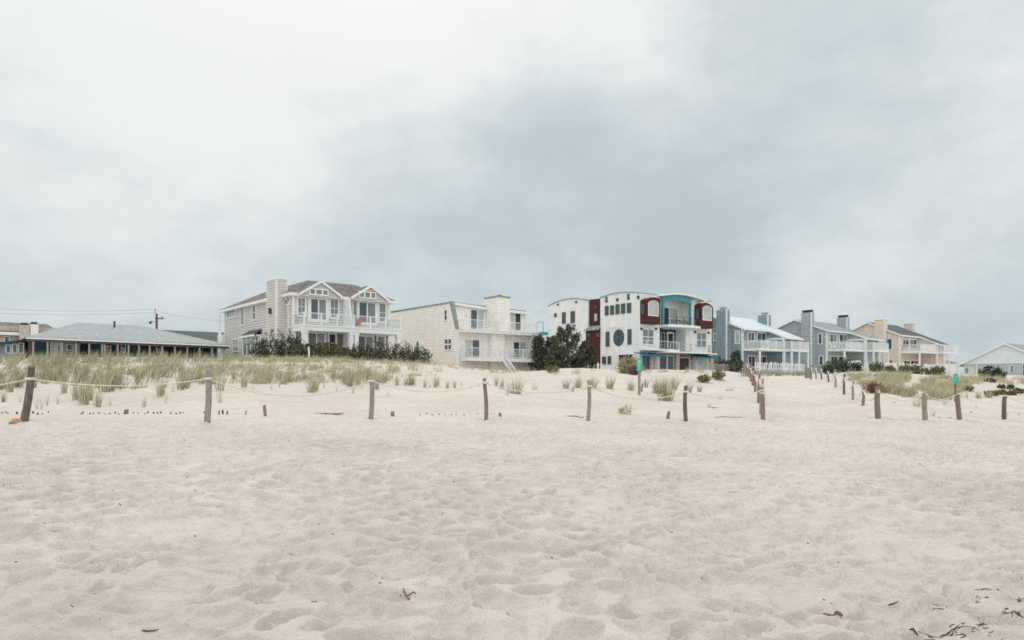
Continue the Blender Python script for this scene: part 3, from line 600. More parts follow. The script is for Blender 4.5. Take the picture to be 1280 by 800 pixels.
    b = MB(); b.box(uR-1.0, uR, .0, 1.7, F2, F3-.3); h.part(b, 'pier', 'white')
    h.win(803, 816, 412, 430.3, 'F', 0, 'mm', nx=2, ny=2, cas=.12, mun=.1); h.win(870.5, 881.8, 416.5, 433.8, 'F', 0, 'mm', nx=2, ny=2, cas=.12, mun=.1)
    b = MB()
    for px, py in ((801, 411), (819.3, 411), (868, 415), (885, 416), (819, 446), (864, 447), (868.5, 447.5), (886.5, 447.5)): u, w = h.F(px, py); b.box(u-.12, u+.12, -.25, 0, w-.14, w+.14)
    h.part(b, 'wall_lamp', 'flue')
    # balconies
    def plan(pts, w0, w1, name, m='trim'):
        b = MB(); b.prism(pts, 'uv', w0, w1); return h.part(b, name, m)
    def wires(pts, w, hh=1.05):
        b = MB()
        L = [math.hypot(q[0]-p[0], q[1]-p[1]) for p, q in zip(pts, pts[1:])]
        for (u0, v0), (u1, v1), l in zip(pts, pts[1:], L):
            b.bar((u0, v0, w+hh), (u1, v1, w+hh), .06, .05)
            for q in (.2, .4, .6, .8): b.bar((u0, v0, w+hh*q), (u1, v1, w+hh*q), .014)
        acc = 0; b.box(pts[0][0]-.03, pts[0][0]+.03, pts[0][1]-.03, pts[0][1]+.03, w, w+hh)
        for p, l in zip(pts[1:], L):
            acc += l
            if acc > 1.1 or p is pts[-1]: b.box(p[0]-.035, p[0]+.035, p[1]-.035, p[1]+.035, w, w+hh); acc = 0
        return b
    e1 = h.F(877.2, 406, -2.2)[0]; cur = [(uL-.1, -.95)]+[(uL-.1+(e1-uL+.1)*i/10, -1.1-1.25*math.sin(math.pi*(.12+.62*i/10))) for i in range(11)]+[(e1, -1.2), (b0-.1, -.02), (uR, 1.6), (uL, 1.6)]
    plan(cur, F3-.32, F3, 'balcony'); h.part(wires([(x, y+.1) for x, y in cur[1:13]], F3), 'railing', 'flue')
    ra = h.F(850.5, 436, -1.6)[0]; lo = [(-.45, .6), (-.45, -1.5), (1.5, -1.7), (ra, -1.5), (ra, -.02), (uL, 1.6), (0, 1.6)]
    plan([(-.45, -.02), (-.45, -1.5), (1.5, -1.7), (ra, -1.5), (ra, 1.65), (uL, 1.65), (uL, -.02)], F2-.22, F2+.02, 'balcony')
    h.part(wires([(-.38, -.1), (-.38, -1.45), (1.5, -1.62), (ra-.1, -1.45), (ra-.1, 0)], F2), 'railing', 'trim')
    re = h.F(895.3, 440, -1.2)[0]; rs = h.F(831, 440, -2)[0]
    plan([(rs, -1.0), (rs+2, -2.1), (ra+1.5, -2.3), (uR+2, -1.9), (re, -1.4), (re, -.02), (uR, -.02), (uR, 1.6), (ra, 1.6)], F2-.42, F2-.23, 'balcony')
    h.part(wires([(ra+.1, -1.9), (ra+1.5, -2.2), (uR+2, -1.8), (re-.1, -1.3), (re-.1, -.05)], F2-.23), 'railing', 'greywood')
    for x0, x1, y in ((799, 826, 438.5), (866, 891, 442)):
        u0 = h.F(x0, y, -1)[0]; u1 = h.F(x1, y, -1)[0]; b = MB(); b.slab([(u0, -1.9, F2-.85), (u1, -1.9, F2-.85), (u1, -.02, F2-.45), (u0, -.02, F2-.45)], .06); b.box(u0, u1, -1.93, -1.88, F2-1.02, F2-.84); h.part(b, 'awning', 'awning')
    # ground floor openings and stone piers
    for x0, x1, g, y0 in ((802, 811, 't', 445), (824, 832.5, 'd', 445), (834, 841, 's', 445), (848.5, 860.5, 'x', 447.5), (872.5, 883, 'l', 447)): h.win(x0, x1, y0, 464, 'F', 0, g, cas=.08, name='glass_door')
    b = MB()
    for px in (812.8, 817.5, 845, 865.5, 887.5): u = h.F(px)[0]; b.box(u-.33, u+.33, -.35, -.005, -1, F2-.5)
    h.part(b, 'pier', 'beigepier')
    b = MB(); b.box(uL+.1, W+.3, -3.2, -3.1, .55, .62)
    for i in range(14): u = uL+.15+(W+.1-uL)*i/13; b.box(u-.03, u+.03, -3.18, -3.12, -1, .55)
    h.part(b, 'terrace_rail', 'greywood')
    return h
MOD = modern_house()

# ------------------------------------------------------------------ the three duplex houses to the right
def duplex(label, px, b0, m, roofm, spec):
    h = House('duplex_house', label, px, b0, 2.8); s = spec
    us, p, d = s['us'], s['p'], s['d']; W = s['W']; we, vr, wr = s['we'], 5.4, s['wr']; k = (wr-we)/(vr+.4); back = 8.4
    F2 = s['f2']; rw = lambda v: we+k*(v+.4) if v <= vr else wr-k*(v-vr)
    b = MB()
    side = [(0, -1), (back, -1), (back, rw(back)-.25), (vr, wr-.25), (0, rw(0)-.25)]
    b.prism(side, 'vw', .01, us); b.lap(side, 'vw', .01, -1, .27, .055)
    s2 = [(-p, -1), (back, -1), (back, rw(back)-.25), (vr, wr-.25), (-p, rw(-p)-.25)]
    b.prism(s2, 'vw', us, W); b.lap([(-p, -1), (.0, -1), (0, rw(0)-.25), (-p, rw(-p)-.25)], 'vw', us, -1, .27, .055)
    b.lap([(0, -1), (us, -1), (us, rw(0)-.3), (0, rw(0)-.3)], 'uw', 0, -1, .27, .055); b.lap([(us, -1), (W, -1), (W, rw(-p)-.3), (us, rw(-p)-.3)], 'uw', -p, -1, .27, .055)
    wall = h.part(b, 'wall', m)
    b = MB(); b.box(-.05, .16, -.05, .16, -1, rw(0)-.3); b.box(us-.05, us+.16, -p-.05, -p+.16, -1, rw(-p)-.3); b.box(W-.16, W+.05, -p-.05, -p+.16, -1, rw(-p)-.3)
    if s.get('sidetrim'): b.box(-.035, .1, 1.6, 1.85, -1, rw(1.6)-.3)
    h.part(b, 'corner_board', 'trim', wall)
    b = MB(); e = -.45; f = -p-.55
    b.slab([(-.3, e, rw(e)), (us-.25, e, rw(e)), (us-.25, vr, wr), (-.3, vr, wr)], .16)
    b.slab([(us-.248, f, rw(f)), (W+.4, f, rw(f)), (W+.4, vr, wr), (us-.248, vr, wr)], .16)
    b.slab([(-.3, vr+.002, wr), (W+.4, vr+.002, wr), (W+.4, back+.3, rw(back+.3)), (-.3, back+.3, rw(back+.3))], .16)
    roof = h.part(b, 'roof', roofm)
    b = MB(); b.bar((-.33, e, rw(e)-.13), (-.33, vr, wr-.13), .06, .24); b.bar((-.33, vr, wr-.135), (-.33, back+.3, rw(back+.3)-.135), .06, .24); b.bar((us-.29, f, rw(f)-.13), (us-.29, e-.02, rw(e)-.13), .06, .24)
    b.box(-.34, us-.3, e-.06, e-.002, rw(e)-.26, rw(e)-.02); b.box(us-.28, W+.42, f-.06, f-.002, rw(f)-.26, rw(f)-.02)
    b.box(us-.2, us+.02, -p-.3, -.05, rw(-p)-.5, rw(-p)-.2)
    h.part(b, 'eave', 'trim', roof)
    # two chimneys
    def chim(u0, u1, v0, v1, w, base, capm):
        b = MB(); b.box(u0, u1, v0, v1, base, w); b.lap([(v0, base), (v1, base), (v1, w-.05), (v0, w-.05)], 'vw', u0, -1, .27, .055); b.lap([(u0, base), (u1, base), (u1, w-.05), (u0, w-.05)], 'uw', v0, -1, .27, .055)
        o = h.part(b, 'chimney', m); b = MB()
        b.box(u0-.05, u0+.12, v0-.05, v0+.12, base, w-.02); b.box(u1-.12, u1+.05, v0-.05, v0+.12, base, w-.02); h.part(b, 'corner_board', 'trim', o)
        b = MB()
        if capm == 'box': b.box(u0-.12, u1+.12, v0-.12, v1+.12, w, w+.22); h.part(b, 'cap', 'trim', o)
        else:
            for q in ((.3, .7) if capm == 'twin' else (.5,)):
                y = v0+(v1-v0)*q; b.box((u0+u1)/2-.32, (u0+u1)/2+.32, y-.38, y+.38, w, w+.3); b.box((u0+u1)/2-.42, (u0+u1)/2+.42, y-.46, y+.46, w+.3, w+.42)
            h.part(b, 'cap', 'flue' if capm == 'twin' else 'stone', o)
    chim(-.9, -.002, 2.1, 3.85, s['ch'], -1, s['cap'])
    chim(W-.3, W+.6, 2.1, 3.85, s['ch']-.1, 2, s['cap'])
    for w_ in s['side']: h.win(*w_[:4], 'S', .01, w_[4], cas=.12, ny=s.get('sny', 1))
    for w_ in s['front']: h.win(*w_[:4], 'F', 0, w_[4], nx=len(w_[4]), mun=.09, cas=.14, name='sliding_door')
    # deck wrapping the front
    E = s['dr']; D = -d; D2 = -p-1.2
    b = MB(); b.box(.1, us-.02, D, -.04, F2-.34, F2); b.box(us-.02, E, D2, -p-.04, F2-.34, F2); b.box(W+.06, E, -p-.04, 2, F2-.34, F2); b.box(us-.02, us-.0, D, -p, F2-.34, F2) if d > p else None
    h.part(b, 'deck', 'trim')
    b = MB(); hh = 1.12
    rail(b, [(.15, -.1), (.15, D+.08)], F2, hh, sp=.2, pk=.055, post=3); rail(b, [(.15, D+.08), (us+.02, D2+.08) if False else (us-.05, D+.08)], F2, hh, sp=.2, pk=.055, post=2.4)
    rail(b, [(us+.02, D2+.08), (E-.08, D2+.08)], F2, hh, sp=.2, pk=.055, post=2.4); rail(b, [(us+.02, D2+.08), (us+.02, D+.1)], F2, hh, sp=.2, pk=.055); rail(b, [(E-.08, D2+.08), (E-.08, 1.9)], F2, hh, sp=.2, pk=.055)
    h.part(b, 'railing', 'trim')
    for u, v, w1 in ((.15, D+.1, F2-.43), (us-.1, D+.1, rw(D)-.5), (us+.1, D2+.12, F2-.43), (E-.12, D2+.12, F2-.43), (us+2.2, D2+.12, F2-.43)):
        b = MB(); b.box(u-.11, u+.11, v-.11, v+.11, -1, w1); h.part(b, 'column', 'trim')
    b = MB(); b.tube([(.05, -.55, rw(0)-.35), (.0, -.12, rw(0)-.8), (.0, -.12, -.5)], .06, 6); h.part(b, 'downpipe', 'trim')
    return h
BLUE = duplex('blue clapboard duplex with a white metal roof and blue chimneys', 928, 60, 'blue', 'metalroof',
    dict(us=6.6, p=2.9, d=2.85, W=10.6, we=7.0, wr=9.4, f2=4.0, ch=9.9, cap='one', dr=11.5, side=[(919.8, 924.5, 413.8, 429, 'l'), (893, 895.2, 417, 425.5, 'm')],
         front=[(934.5, 942, 416, 426, 'sd'), (946, 956.5, 416.5, 427, 'sd'), (935, 943, 445.5, 458, 'xd'), (946.6, 957.2, 445.8, 458, 'xd')]))
GREY = duplex('blue grey clapboard duplex with grey shingle roof and dark chimney caps', 1033.5, 57, 'grey', 'greyshingle',
    dict(us=7.1, p=3.05, d=2.9, W=11.4, we=7.45, wr=9.6, f2=4.4, ch=10.45, cap='twin', dr=12.5, side=[(1023.7, 1027.2, 417.3, 429.6, 's'), (1024.8, 1028.6, 445.5, 456, 's')],
         front=[(1037, 1045, 418, 428, 'sm'), (1048.8, 1058, 418.5, 428.5, 'dm'), (1038, 1046, 446, 459, 'xd'), (1048, 1057, 446, 459, 'xd')]))
PEACH = duplex('peach clapboard duplex with a dark shingle roof and white trim', 1124.5, 54, 'peach', 'darkshingle',
    dict(us=7.5, p=3.3, d=3.3, W=11.4, we=7.4, wr=10.0, f2=4.5, ch=10.15, cap='box', dr=13.7, sidetrim=1, side=[(1108.8, 1114.8, 424, 436.5, 't'), (1112, 1115.8, 450.5, 463.5, 't')],
         front=[(1128, 1135.2, 424.7, 434.2, 'sd'), (1136.8, 1145.2, 425, 434.5, 'md'), (1129.5, 1136.5, 451.2, 461, 'xs'), (1138, 1146.5, 451.5, 461, 'xd')]))

# ------------------------------------------------------------------ white bungalow at the right edge
def bungalow():
    h = House('bungalow', 'low white bungalow with a wide gable beyond the dune, cut by the right edge', 1300, 40, 2.2)
    # its gable wall is the plane u=0
    vl, wl = h.S(1201, 456, 0); va, wa = h.S(1256.5, 429.5, 0); vr = 2*va-vl
    vw, ww = h.S(1221, 456, 0)
    wl = h.S(1222, 455.3, 0)[1]; 
    b = MB(); b.box(.02, 12, vr, vw, -1.5, wl); b.lap([(vr, -1.5), (vw, -1.5), (vw, wl), (vr, wl)], 'vw', .02, -1, .22, .025); wall = h.part(b, 'wall', 'palegrey')
    b = MB(); b.box(.6, 12, vw+.01, vl-.3, -1.5, wl); b.box(-.03, .14, vw-.1, vw+.12, -1.5, wl); h.part(b, 'porch_wall', 'white', wall)
    b = MB(); pr = [(vr-.2, wl+.01), (vl+.1, wl+.01), (va, wa-.12)]; b.prism(pr, 'vw', -.12, .3); h.part(b, 'gable', 'coolwhite')
    b = MB(); k = (wa-wl)/(vl-va); ov = .7
    for s_, v1 in ((1, vl+ov), (-1, vr-ov)): b.slab([(-.45, v1, wl+.1-k*ov), (12.4, v1, wl+.1-k*ov), (12.4, va, wa+.1), (-.45, va, wa+.1)], .12)
    roof = h.part(b, 'roof', 'greyshingle')
    b = MB(); b.bar((-.49, vl+ov, wl-.02-k*ov), (-.49, va, wa-.02), .07, .26); b.bar((-.492, va, wa-.02), (-.492, vr-ov, wl-.02-k*ov), .07, .26); h.part(b, 'rake_trim', 'trim', roof)
    for x0, x1, y0, y1, g in ((1229, 1234.3, 458, 461.2, 's'), (1236.4, 1241.6, 457.7, 461, 's'), (1262, 1266.2, 457, 465, 'sl'), (1279, 1284, 456, 470, 'x')): h.win(x0, x1, y0, y1, 'S', .02, g, nx=len(g), cas=.09)
    h.win(1206.8, 1210.5, 460.3, 466.3, 'S', .6, 'mm', nx=2, cas=.1)
    return h
BUNG = bungalow()

# ------------------------------------------------------------------ long low house with a porch at the left
def porch_house():
    h = House('porch_house', 'long low house with a pale hip roof and a dark porch of many posts', 38, 75.4, 2.6)
    W = 16.7; Z = 3.15; vw = 2.2
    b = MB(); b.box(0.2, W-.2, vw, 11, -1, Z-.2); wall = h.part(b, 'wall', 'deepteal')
    b = MB(); o = .35; e0 = (-o, -o, Z); E = [(-o, -o, Z), (W+o, -o, Z-.12), (W+o, 11.5, Z-.1), (-o, 11.5, Z)]; T = [(4.3, 5.3, 5.0), (9.9, 5.3, 4.97)]
    b.add(E+T+[(x, y, z-.07) for x, y, z in E], [(0, 1, 5, 4), (1, 2, 5), (2, 3, 4, 5), (3, 0, 4), (6, 7, 1, 0), (7, 8, 2, 1), (8, 9, 3, 2), (9, 6, 0, 3), (9, 8, 7, 6)]); roof = h.part(b, 'roof', 'paleroof')
    b = MB(); b.slab([(-o, -o-.03, Z-.07), (W+o, -o-.03, Z-.19), (W+o, -o+.12, Z-.19), (-o, -o+.12, Z-.07)], .12); h.part(b, 'gutter', 'trim', roof)
    b = MB(); b.slab([(-o+.05, -.12, Z-.2), (W+o-.05, -.12, Z-.31), (W+o-.05, .16, Z-.31), (-o+.05, .16, Z-.2)], .2); h.part(b, 'beam', 'beam')
    b = MB(); b.box(0, W, 0, vw, .2, .4); h.part(b, 'porch_floor', 'greywood')
    for px in (41.5, 59.5, 77.5, 95, 111.5, 127.5, 130.5, 147, 160.7, 173.7, 187, 203, 218.5, 234, 249.5, 265, 281):
        u = h.F(px, 430, 0)[0]; b = MB(); b.box(u-.065, u+.065, -.06, .08, .2, Z-.36); h.part(b, 'porch_post', 'greywood')
    # porch wall panels, doors and openings
    for x0, x1, m in ((62.5, 78, 'trim'), (79, 100, 'stone'), (35, 40, 'beam')):
        r = h.rectF(x0, x1, 425, 447, vw); b = MB(); b.box(r[0], r[1], vw-.04, vw, .3, Z-.3); h.part(b, 'wall_panel', m)
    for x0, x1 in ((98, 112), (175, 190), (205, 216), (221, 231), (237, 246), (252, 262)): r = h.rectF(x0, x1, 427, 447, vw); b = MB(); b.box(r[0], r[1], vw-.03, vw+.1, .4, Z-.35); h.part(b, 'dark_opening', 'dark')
    for x0, x1, y0, y1, g in ((64, 68, 430, 447, 'l'), (72, 75, 432, 447, 'm'), (84, 90, 431, 437.5, 's'), (131, 137.5, 433, 447, 'm'), (152, 156, 430, 440, 't'), (196, 201, 432, 440, 's')): h.win(x0, x1, y0, y1, 'F', vw-.05, g, cas=.08, name='window')
    # lean-to wing at the left end
    b = MB(); b.box(-6, -.1, 3.4, 9, -1, 2.1); b.prism([(-6, 2.1), (-.1, 2.1), (-.1, 2.85)], 'uw', 3.4, 9); h.part(b, 'wing', 'blue')
    b = MB(); b.slab([(-6.6, 2.7, 1.98), (-.05, 2.7, 3.08), (-.05, 9.3, 3.08), (-6.6, 9.3, 1.98)], .17); h.part(b, 'wing_roof', 'deepteal')
    for x in (8, 16, 24): h.win(x, x+4.5, 433-.15*x, 441, 'F', 3.39, 's', cas=.08)
    b = MB(); u, w = h.F(143, 407, 4.2); b.tube([(u, 4.2, w-.3), (u, 4.2, w+.35)], .09, 8); b.tube([(u, 4.2, w+.35), (u, 4.2, w+.42)], .13, 8); h.part(b, 'vent_pipe', 'flue', roof)
    for px, py in ((122, 420), (199, 424)): u, w = h.F(px, py, .8); b = MB(); b.tube([(u, .8, w-.1), (u, .8, w+.28)], .06, 6); h.part(b, 'vent_pipe', 'plastic', roof)
    return h
PORCH = porch_house()

def back_houses():
    h = House('house', 'brown roofed tan house with twin pale chimneys behind the porch house', 83, 98, 2.6)
    b = MB(); b.box(-22, -.5, .8, 8, -1, 5.6); h.part(b, 'wall', 'beigepier')
    w0 = h.F(0, 414.5, 0)[1]; w1 = h.F(0, 402.5, 4.5)[1]
    b = MB(); b.add([(-24, 0, w0), (0, 0, w0-.1), (-24, 4.5, w1), (-1.5, 4.5, w1), (-24, 9.5, w0), (0, 9.5, w0)], [(0, 1, 3, 2), (2, 3, 5, 4), (1, 5, 3), (0, 2, 4), (0, 4, 5, 1)]); rf = h.part(b, 'roof', 'shingle')
    b = MB(); b.box(-24, 0, -.06, .04, w0-.35, w0-.02); h.part(b, 'fascia', 'trim', rf)
    for x0, x1, y0 in ((24.5, 37, 406.5), (38, 48, 405.5)):
        r = h.rectF(x0, x1, y0, 424, -.4); b = MB(); b.box(r[0], r[1], -.5, .7, r[2]-2, r[3]); c = h.part(b, 'chimney', 'beigepier' if x0 < 30 else 'trim'); b = MB(); m = (r[0]+r[1])/2; b.box(m-.3, m+.3, -.2, .4, r[3], r[3]+.3); h.part(b, 'cap', 'flue', c)
    h.win(6, 11, 421, 432, 'F', .8, 's', cas=.1)
    g = House('house', 'grey roofed house half hidden between the porch house and the tan house', 203, 104, 2.6)
    W = 16; w1 = g.F(240, 414, 4)[1]; w0 = w1-2.2
    b = MB(); b.box(.6, W-.5, .8, 8, -1, w0); g.part(b, 'wall', 'palegrey')
    b = MB(); b.add([(-1.5, -.5, w0-.3), (W, -.5, w0-.3), (0, 4, w1), (W, 4, w1), (-1.5, 8.5, w0-.3), (W, 8.5, w0-.3)], [(0, 1, 3, 2), (2, 3, 5, 4), (1, 5, 3), (0, 2, 4), (0, 4, 5, 1)]); g.part(b, 'roof', 'darkshingle')
    k = House('garage', 'white garage with a dark roof half hidden behind the peach duplex deck', 1176, 66, 2.4)
    W = 9; w0 = k.F(1180, 452, 0)[1]; b = MB(); b.box(0, W, 0, 7, -1.5, w0-.2); k.part(b, 'wall', 'white')
    b = MB(); b.add([(-.4, -.4, w0-.2), (W+.4, -.4, w0-.2), (-.4, 3.5, w0+.75), (W+.4, 3.5, w0+.75), (-.4, 7.4, w0-.2), (W+.4, 7.4, w0-.2)], [(0, 1, 3, 2), (2, 3, 5, 4), (1, 5, 3), (0, 2, 4), (0, 4, 5, 1)]); k.part(b, 'roof', 'darkshingle')
back_houses()

# ------------------------------------------------------------------ utility pole and wires
def at(px, py, Y): return Vector(((px-640)/FO*Y, Y, zed(Y, py)))
p = at(195.8, 392, 96); pole = empty('utility_pole', (p.x, p.y, 2.6), 0, 'brown wooden utility pole rising behind the pale hip roof', 'utility pole')
hp = p.z-2.6
MB().tube([(0, 0, -1), (0, 0, hp)], [.17, .14], 8).build('pole', M['bark'], pole)
MB().box(-.1, 1.0, -.18, -.07, hp-.75, hp-.6).build('crossarm', M['bark'], pole)
b = MB(); b.tube([(-.2, 0, hp), (-.2, 0, hp+.6)], .035, 6); b.tube([(-.32, 0, hp+.55), (-.1, 0, hp+.55)], .05, 6); b.tube([(.8, -.12, hp-.6), (.8, -.12, hp-.4)], .06, 6); b.build('insulator', M['flue'], pole)
b = MB(); b.tube([(-.15, 0, hp-1.2), (-.75, 0, hp-1.0), (-.85, 0, hp-1.15)], .04, 6); b.tube([(-.85, 0, hp-1.1), (-.85, 0, hp-1.4)], [.22, .1], 8); b.build('street_lamp', M['flue'], pole)
def wire(a, c, sag, label):
    pts = [a.lerp(c, i/14)-Vector((0, 0, sag*4*(i/14)*(1-i/14))) for i in range(15)]
    tag(MB().tube(pts, .011, 4).build('power_line', M['flue'], None), label, 'power line', 'power lines over the left houses')
wire(at(-60, 382.5, 80), at(194, 386.5, 96), .4, 'highest thin wire running left from the utility pole'); wire(at(-60, 389, 80), at(194, 390.5, 96), .35, 'second thin wire running left from the utility pole just below the top one')
wire(at(197, 389.5, 96), at(300, 401, 115), .4, 'thin wire running right from the utility pole towards the tan house')

# ------------------------------------------------------------------ posts and ropes
ORD = ['first', 'second', 'third', 'fourth', 'fifth', 'sixth', 'seventh', 'eighth', 'ninth', 'tenth', 'eleventh']
def make_post(px, top, base, lean, rad, wd, name, label, cat, group, Y=None):
    t = (px-640)/FO
    v, Y = P(px, base) if Y is None else (Vector((t*Y, Y, float(ground(t*Y, Y)))), Y)
    H = zed(Y, top)-v.z; n = 10; k = 14; b = MB(); s = random.randint(0, 999)
    for i in range(k+1):
        f = i/k; z = -.35+(H+.35)*f
        for j in range(n):
            a = 2*math.pi*j/n; r = rad*(1.06-.16*f)*(1+.14*(float(vnoise(np.array(j*.9+s), np.array(f*4.+s), 3))-.5)+.06*(random.random()-.5))
            zz = z+(rad*.25*math.cos(a+s) if i == k else 0); b.v.append((r*math.cos(a)+lean*(z/H)+.02*math.sin(f*5+s), r*math.sin(a), zz))
    for i in range(k):
        for j in range(n): b.f.append((i*n+j, i*n+(j+1) % n, (i+1)*n+(j+1) % n, (i+1)*n+j))
    b.f.append(tuple(k*n+j for j in range(n)))
    o = b.build(name, WOODS[wd], None); o.location = v; o.rotation_euler[2] = 0
    tag(o, label, cat, group)
    return v, Y, H, lean
GP = 'rope barrier posts along the dune foot'
FRONT = []
for (px, top, base, lean, rad, wd, lab) in (
    (31, 458, 529, .14, .076, 'dark', 'thick dark post leaning right near the left edge with a pink sandal at its foot'),
    (260, 461.5, 527.5, 0, .072, 'grey', 'tall grey weathered post below the grey roof at the left, second from the left edge'),
    (464.5, 472, 525, -.01, .064, 'grey', 'slim grey post standing below the right half of the tan house'),
    (607.5, 473, 526.5, -.03, .056, 'brown', 'brown post standing below the cream house chimney'),
    (735.5, 475.5, 527, .02, .058, 'grey', 'pale grey post standing below the dark pines and the red stair tower'),
    (857, 482.5, 527, 0, .066, 'dark', 'short dark knobbly post below the right end of the white modern house'),
    (953.5, 484, 525, -.03, .075, 'brown', 'brown post at the near left corner of the sand path, reddish at its base')):
    FRONT.append(make_post(px, top, base, lean, rad, wd, 'rope_post', lab, 'post', GP))
RIGHT = []
for (px, top, base, lean, rad, wd, lab) in (
    (1097, 483, 523.5, .0, .10, 'red', 'post at the near right corner of the path with a ragged reddish lower half'),
    (1156, 491, 526, .0, .095, 'grey', 'light grey post on the right dune, left of the green sign'),
    (1198.5, 490, 525.5, -.04, .088, 'red', 'smooth reddish post standing right below the right green sign'),
    (1255.5, 492, 525, .01, .088, 'dark', 'dark brown post nearest the right edge below the white bungalow')):
    RIGHT.append(make_post(px, top, base, lean, rad, wd, 'rope_post', lab, 'post', GP))
GP2 = 'rope barrier posts along both sides of the sand path'
PR = []
for i, (px, top, base, Y, rad, wd) in enumerate(((1079, 484, 513, 31, .085, 'brown'), (1066, 476.5, 505.5, 34.5, .075, 'grey'), (1055.5, 467.5, 497.5, 38, .085, 'dark'), (1044.5, 462, 484.5, 43.5, .08, 'grey'),
        (1035.5, 462.5, 478, 49.5, .085, 'dark'), (1026.8, 459, 477, 53.5, .09, 'brown'), (1020, 457.5, 474.5, 57.5, .09, 'grey'), (1013.5, 456.5, 473, 61, .1, 'brown'))):
    PR.append(make_post(px, top, base, random.uniform(-.05, .05), rad*.75, wd, 'rope_post', ORD[i+1]+' post from the near end on the right hand side of the sand path', 'post', GP2, Y))
PL = []
for i, (px, top, base, Y, rad, wd) in enumerate(((950.8, 473.5, 518.5, 25.6, .06, 'grey'), (947.6, 468, 494, 33, .08, 'red'), (943.6, 464, 488, 38.5, .1, 'brown'), (941.2, 461, 480.5, 44, .1, 'red'), (938.3, 457, 476.5, 50, .1, 'brown'), (936, 454, 474, 55, .1, 'grey'), (933.5, 452, 472, 60, .1, 'brown'))):
    PL.append(make_post(px, top, base, random.uniform(-.05, .08), rad*.75, wd, 'rope_post', ORD[i+1]+' post from the near end on the left hand side of the sand path', 'post', GP2, Y))
def rope(posts, sags, label, hs=None, ends=None, r=.015):
    b = MB(); pts = []
    A = [Vector((v.x+l*.8, v.y-.0, v.z+H*(hs[i] if hs else .82))) for i, (v, Y, H, l) in enumerate(posts)]
    if ends: A = ([ends[0]] if ends[0] else [])+A+([ends[1]] if ends[1] else [])
    for i, (a, c) in enumerate(zip(A, A[1:])):
        for k in range(17):
            f = k/16
            if k == 16 and i < len(A)-2: continue
            q = a.lerp(c, f); q.z -= sags[i]*4*f*(1-f); q.z = max(q.z, float(ground(q.x, q.y))+.05); pts.append(q)
    b.tube(pts, r, 6)
    for a in A[(1 if ends and ends[0] else 0):]: b.tube([a+Vector((0, 0, -.03)), a+Vector((0, 0, .03))], .095, 8)
    return tag(b.build('barrier_rope', M['rope'], None, smooth=True), label, 'rope')
e0 = at(-190, 474, 14.2)
rope(FRONT, [.22, .16, .40, .27, .24, .30, .22], 'pale sagging rope strung along the front posts left of the path', [.78, .82, .92, .90, .86, .84, .9], (e0, None))
e1 = at(1350, 497, 33)
rope(RIGHT, [.28, .2, .3, .4], 'pale sagging rope strung between the front posts right of the path', [.86, .94, .94, .92], (None, e1))
rope([RIGHT[0]]+PR, [.35]*3+[.45]*6, 'pale rope dipping between the posts on the right side of the path', r=.028)
rope([FRONT[-1]]+PL, [.25]*8, 'pale rope running up the left side of the path from the corner post', r=.024)
make_sand()
# short sawn-off stubs
for px, top, base, rad, lab in ((331, 506.5, 520, .045, 'short pale stub standing in the sand right of the second rope post'), (491, 514.5, 520.5, .055, 'squat brown stub right of the slim grey post'), (624.5, 516, 521, .045, 'tiny dark stub just right of the brown post below the cream house'),
        (835.5, 514.5, 523.5, .055, 'small leaning stub left of the dark knobbly post'), (158.5, 512, 517.5, .06, 'squat brown stub in the middle of the row of slat tips'), (715.7, 485, 490, .05, 'low weathered stub on the sand behind the rope left of the pale grey post')):
    make_post(px, top, base, .01, rad, 'brown', 'post_stub', lab, 'stub', None)
# buried fence: only slat tips show
tips = [2, 6, 11, 20, 27, 40, 47, 53, 60, 100, 105, 112, 118, 124, 130, 137, 143, 149, 167, 173.5, 179.5, 185, 191, 196.5, 202, 213.5, 220, 225, 230, 254, 274, 279, 285, 306, 524, 532, 541, 548, 556, 563, 571, 580, 588, 598, 613]
for px in tips:
    v, Y = P(px+random.uniform(-1.6, 1.6), 517.6+random.uniform(-1.1, 1.1)+(1 if px > 500 else 0)); hgt = random.uniform(.012, .04) if px < 500 else .008
    if px in (274, 279, 285, 306): hgt = .085
    b = MB(); w_ = random.uniform(.012, .022); b.box(-w_, w_, -.008, .008, -.2, hgt); b.box(-w_*.7, w_*.6, -.0079, .0079, hgt+.0001, hgt+.008)
    o = b.build('slat_tip', M['twig'] if random.random() < .6 else WOODS['brown'], None); o.location = v+Vector((0, 0, .012)); o.rotation_euler = (random.uniform(-.3, .3), random.uniform(-.2, .2), random.uniform(-.5, .5))
    tag(o, 'dark tip of a buried fence slat poking out of the sand below the rope', 'fence slat', 'slat tips of a buried sand fence')
# sandal at the first post
v, Y = P(29, 530.5)
sd = empty('sandal', (v.x-.02, v.y-.18, v.z+.01), .15, 'pink and black flip flop lying against the dark leaning post', 'sandal')
def sole(w, l, n=20): return [(l/2*math.cos(2*math.pi*i/n), (w/2)*(1+.18*math.cos(2*math.pi*i/n))*math.sin(2*math.pi*i/n)) for i in range(n)]
b = MB(); b.prism(sole(.12, .30), 'uv', 0, .035); b.build('sole', M['sole'], sd)
b = MB(); b.prism(sole(.11, .285), 'uv', .035, .055); b.tube([(.1, 0, .055), (.03, .05, .11), (-.06, .055, .05)], .016, 6); b.tube([(.1, 0, .055), (.03, -.05, .11), (-.06, -.055, .05)], .016, 6)
b.prism([(-.1, .05), (.06, .045), (.02, .12), (-.05, .13)], 'uw', -.05, .05); b.build('strap', M['foot'], sd)

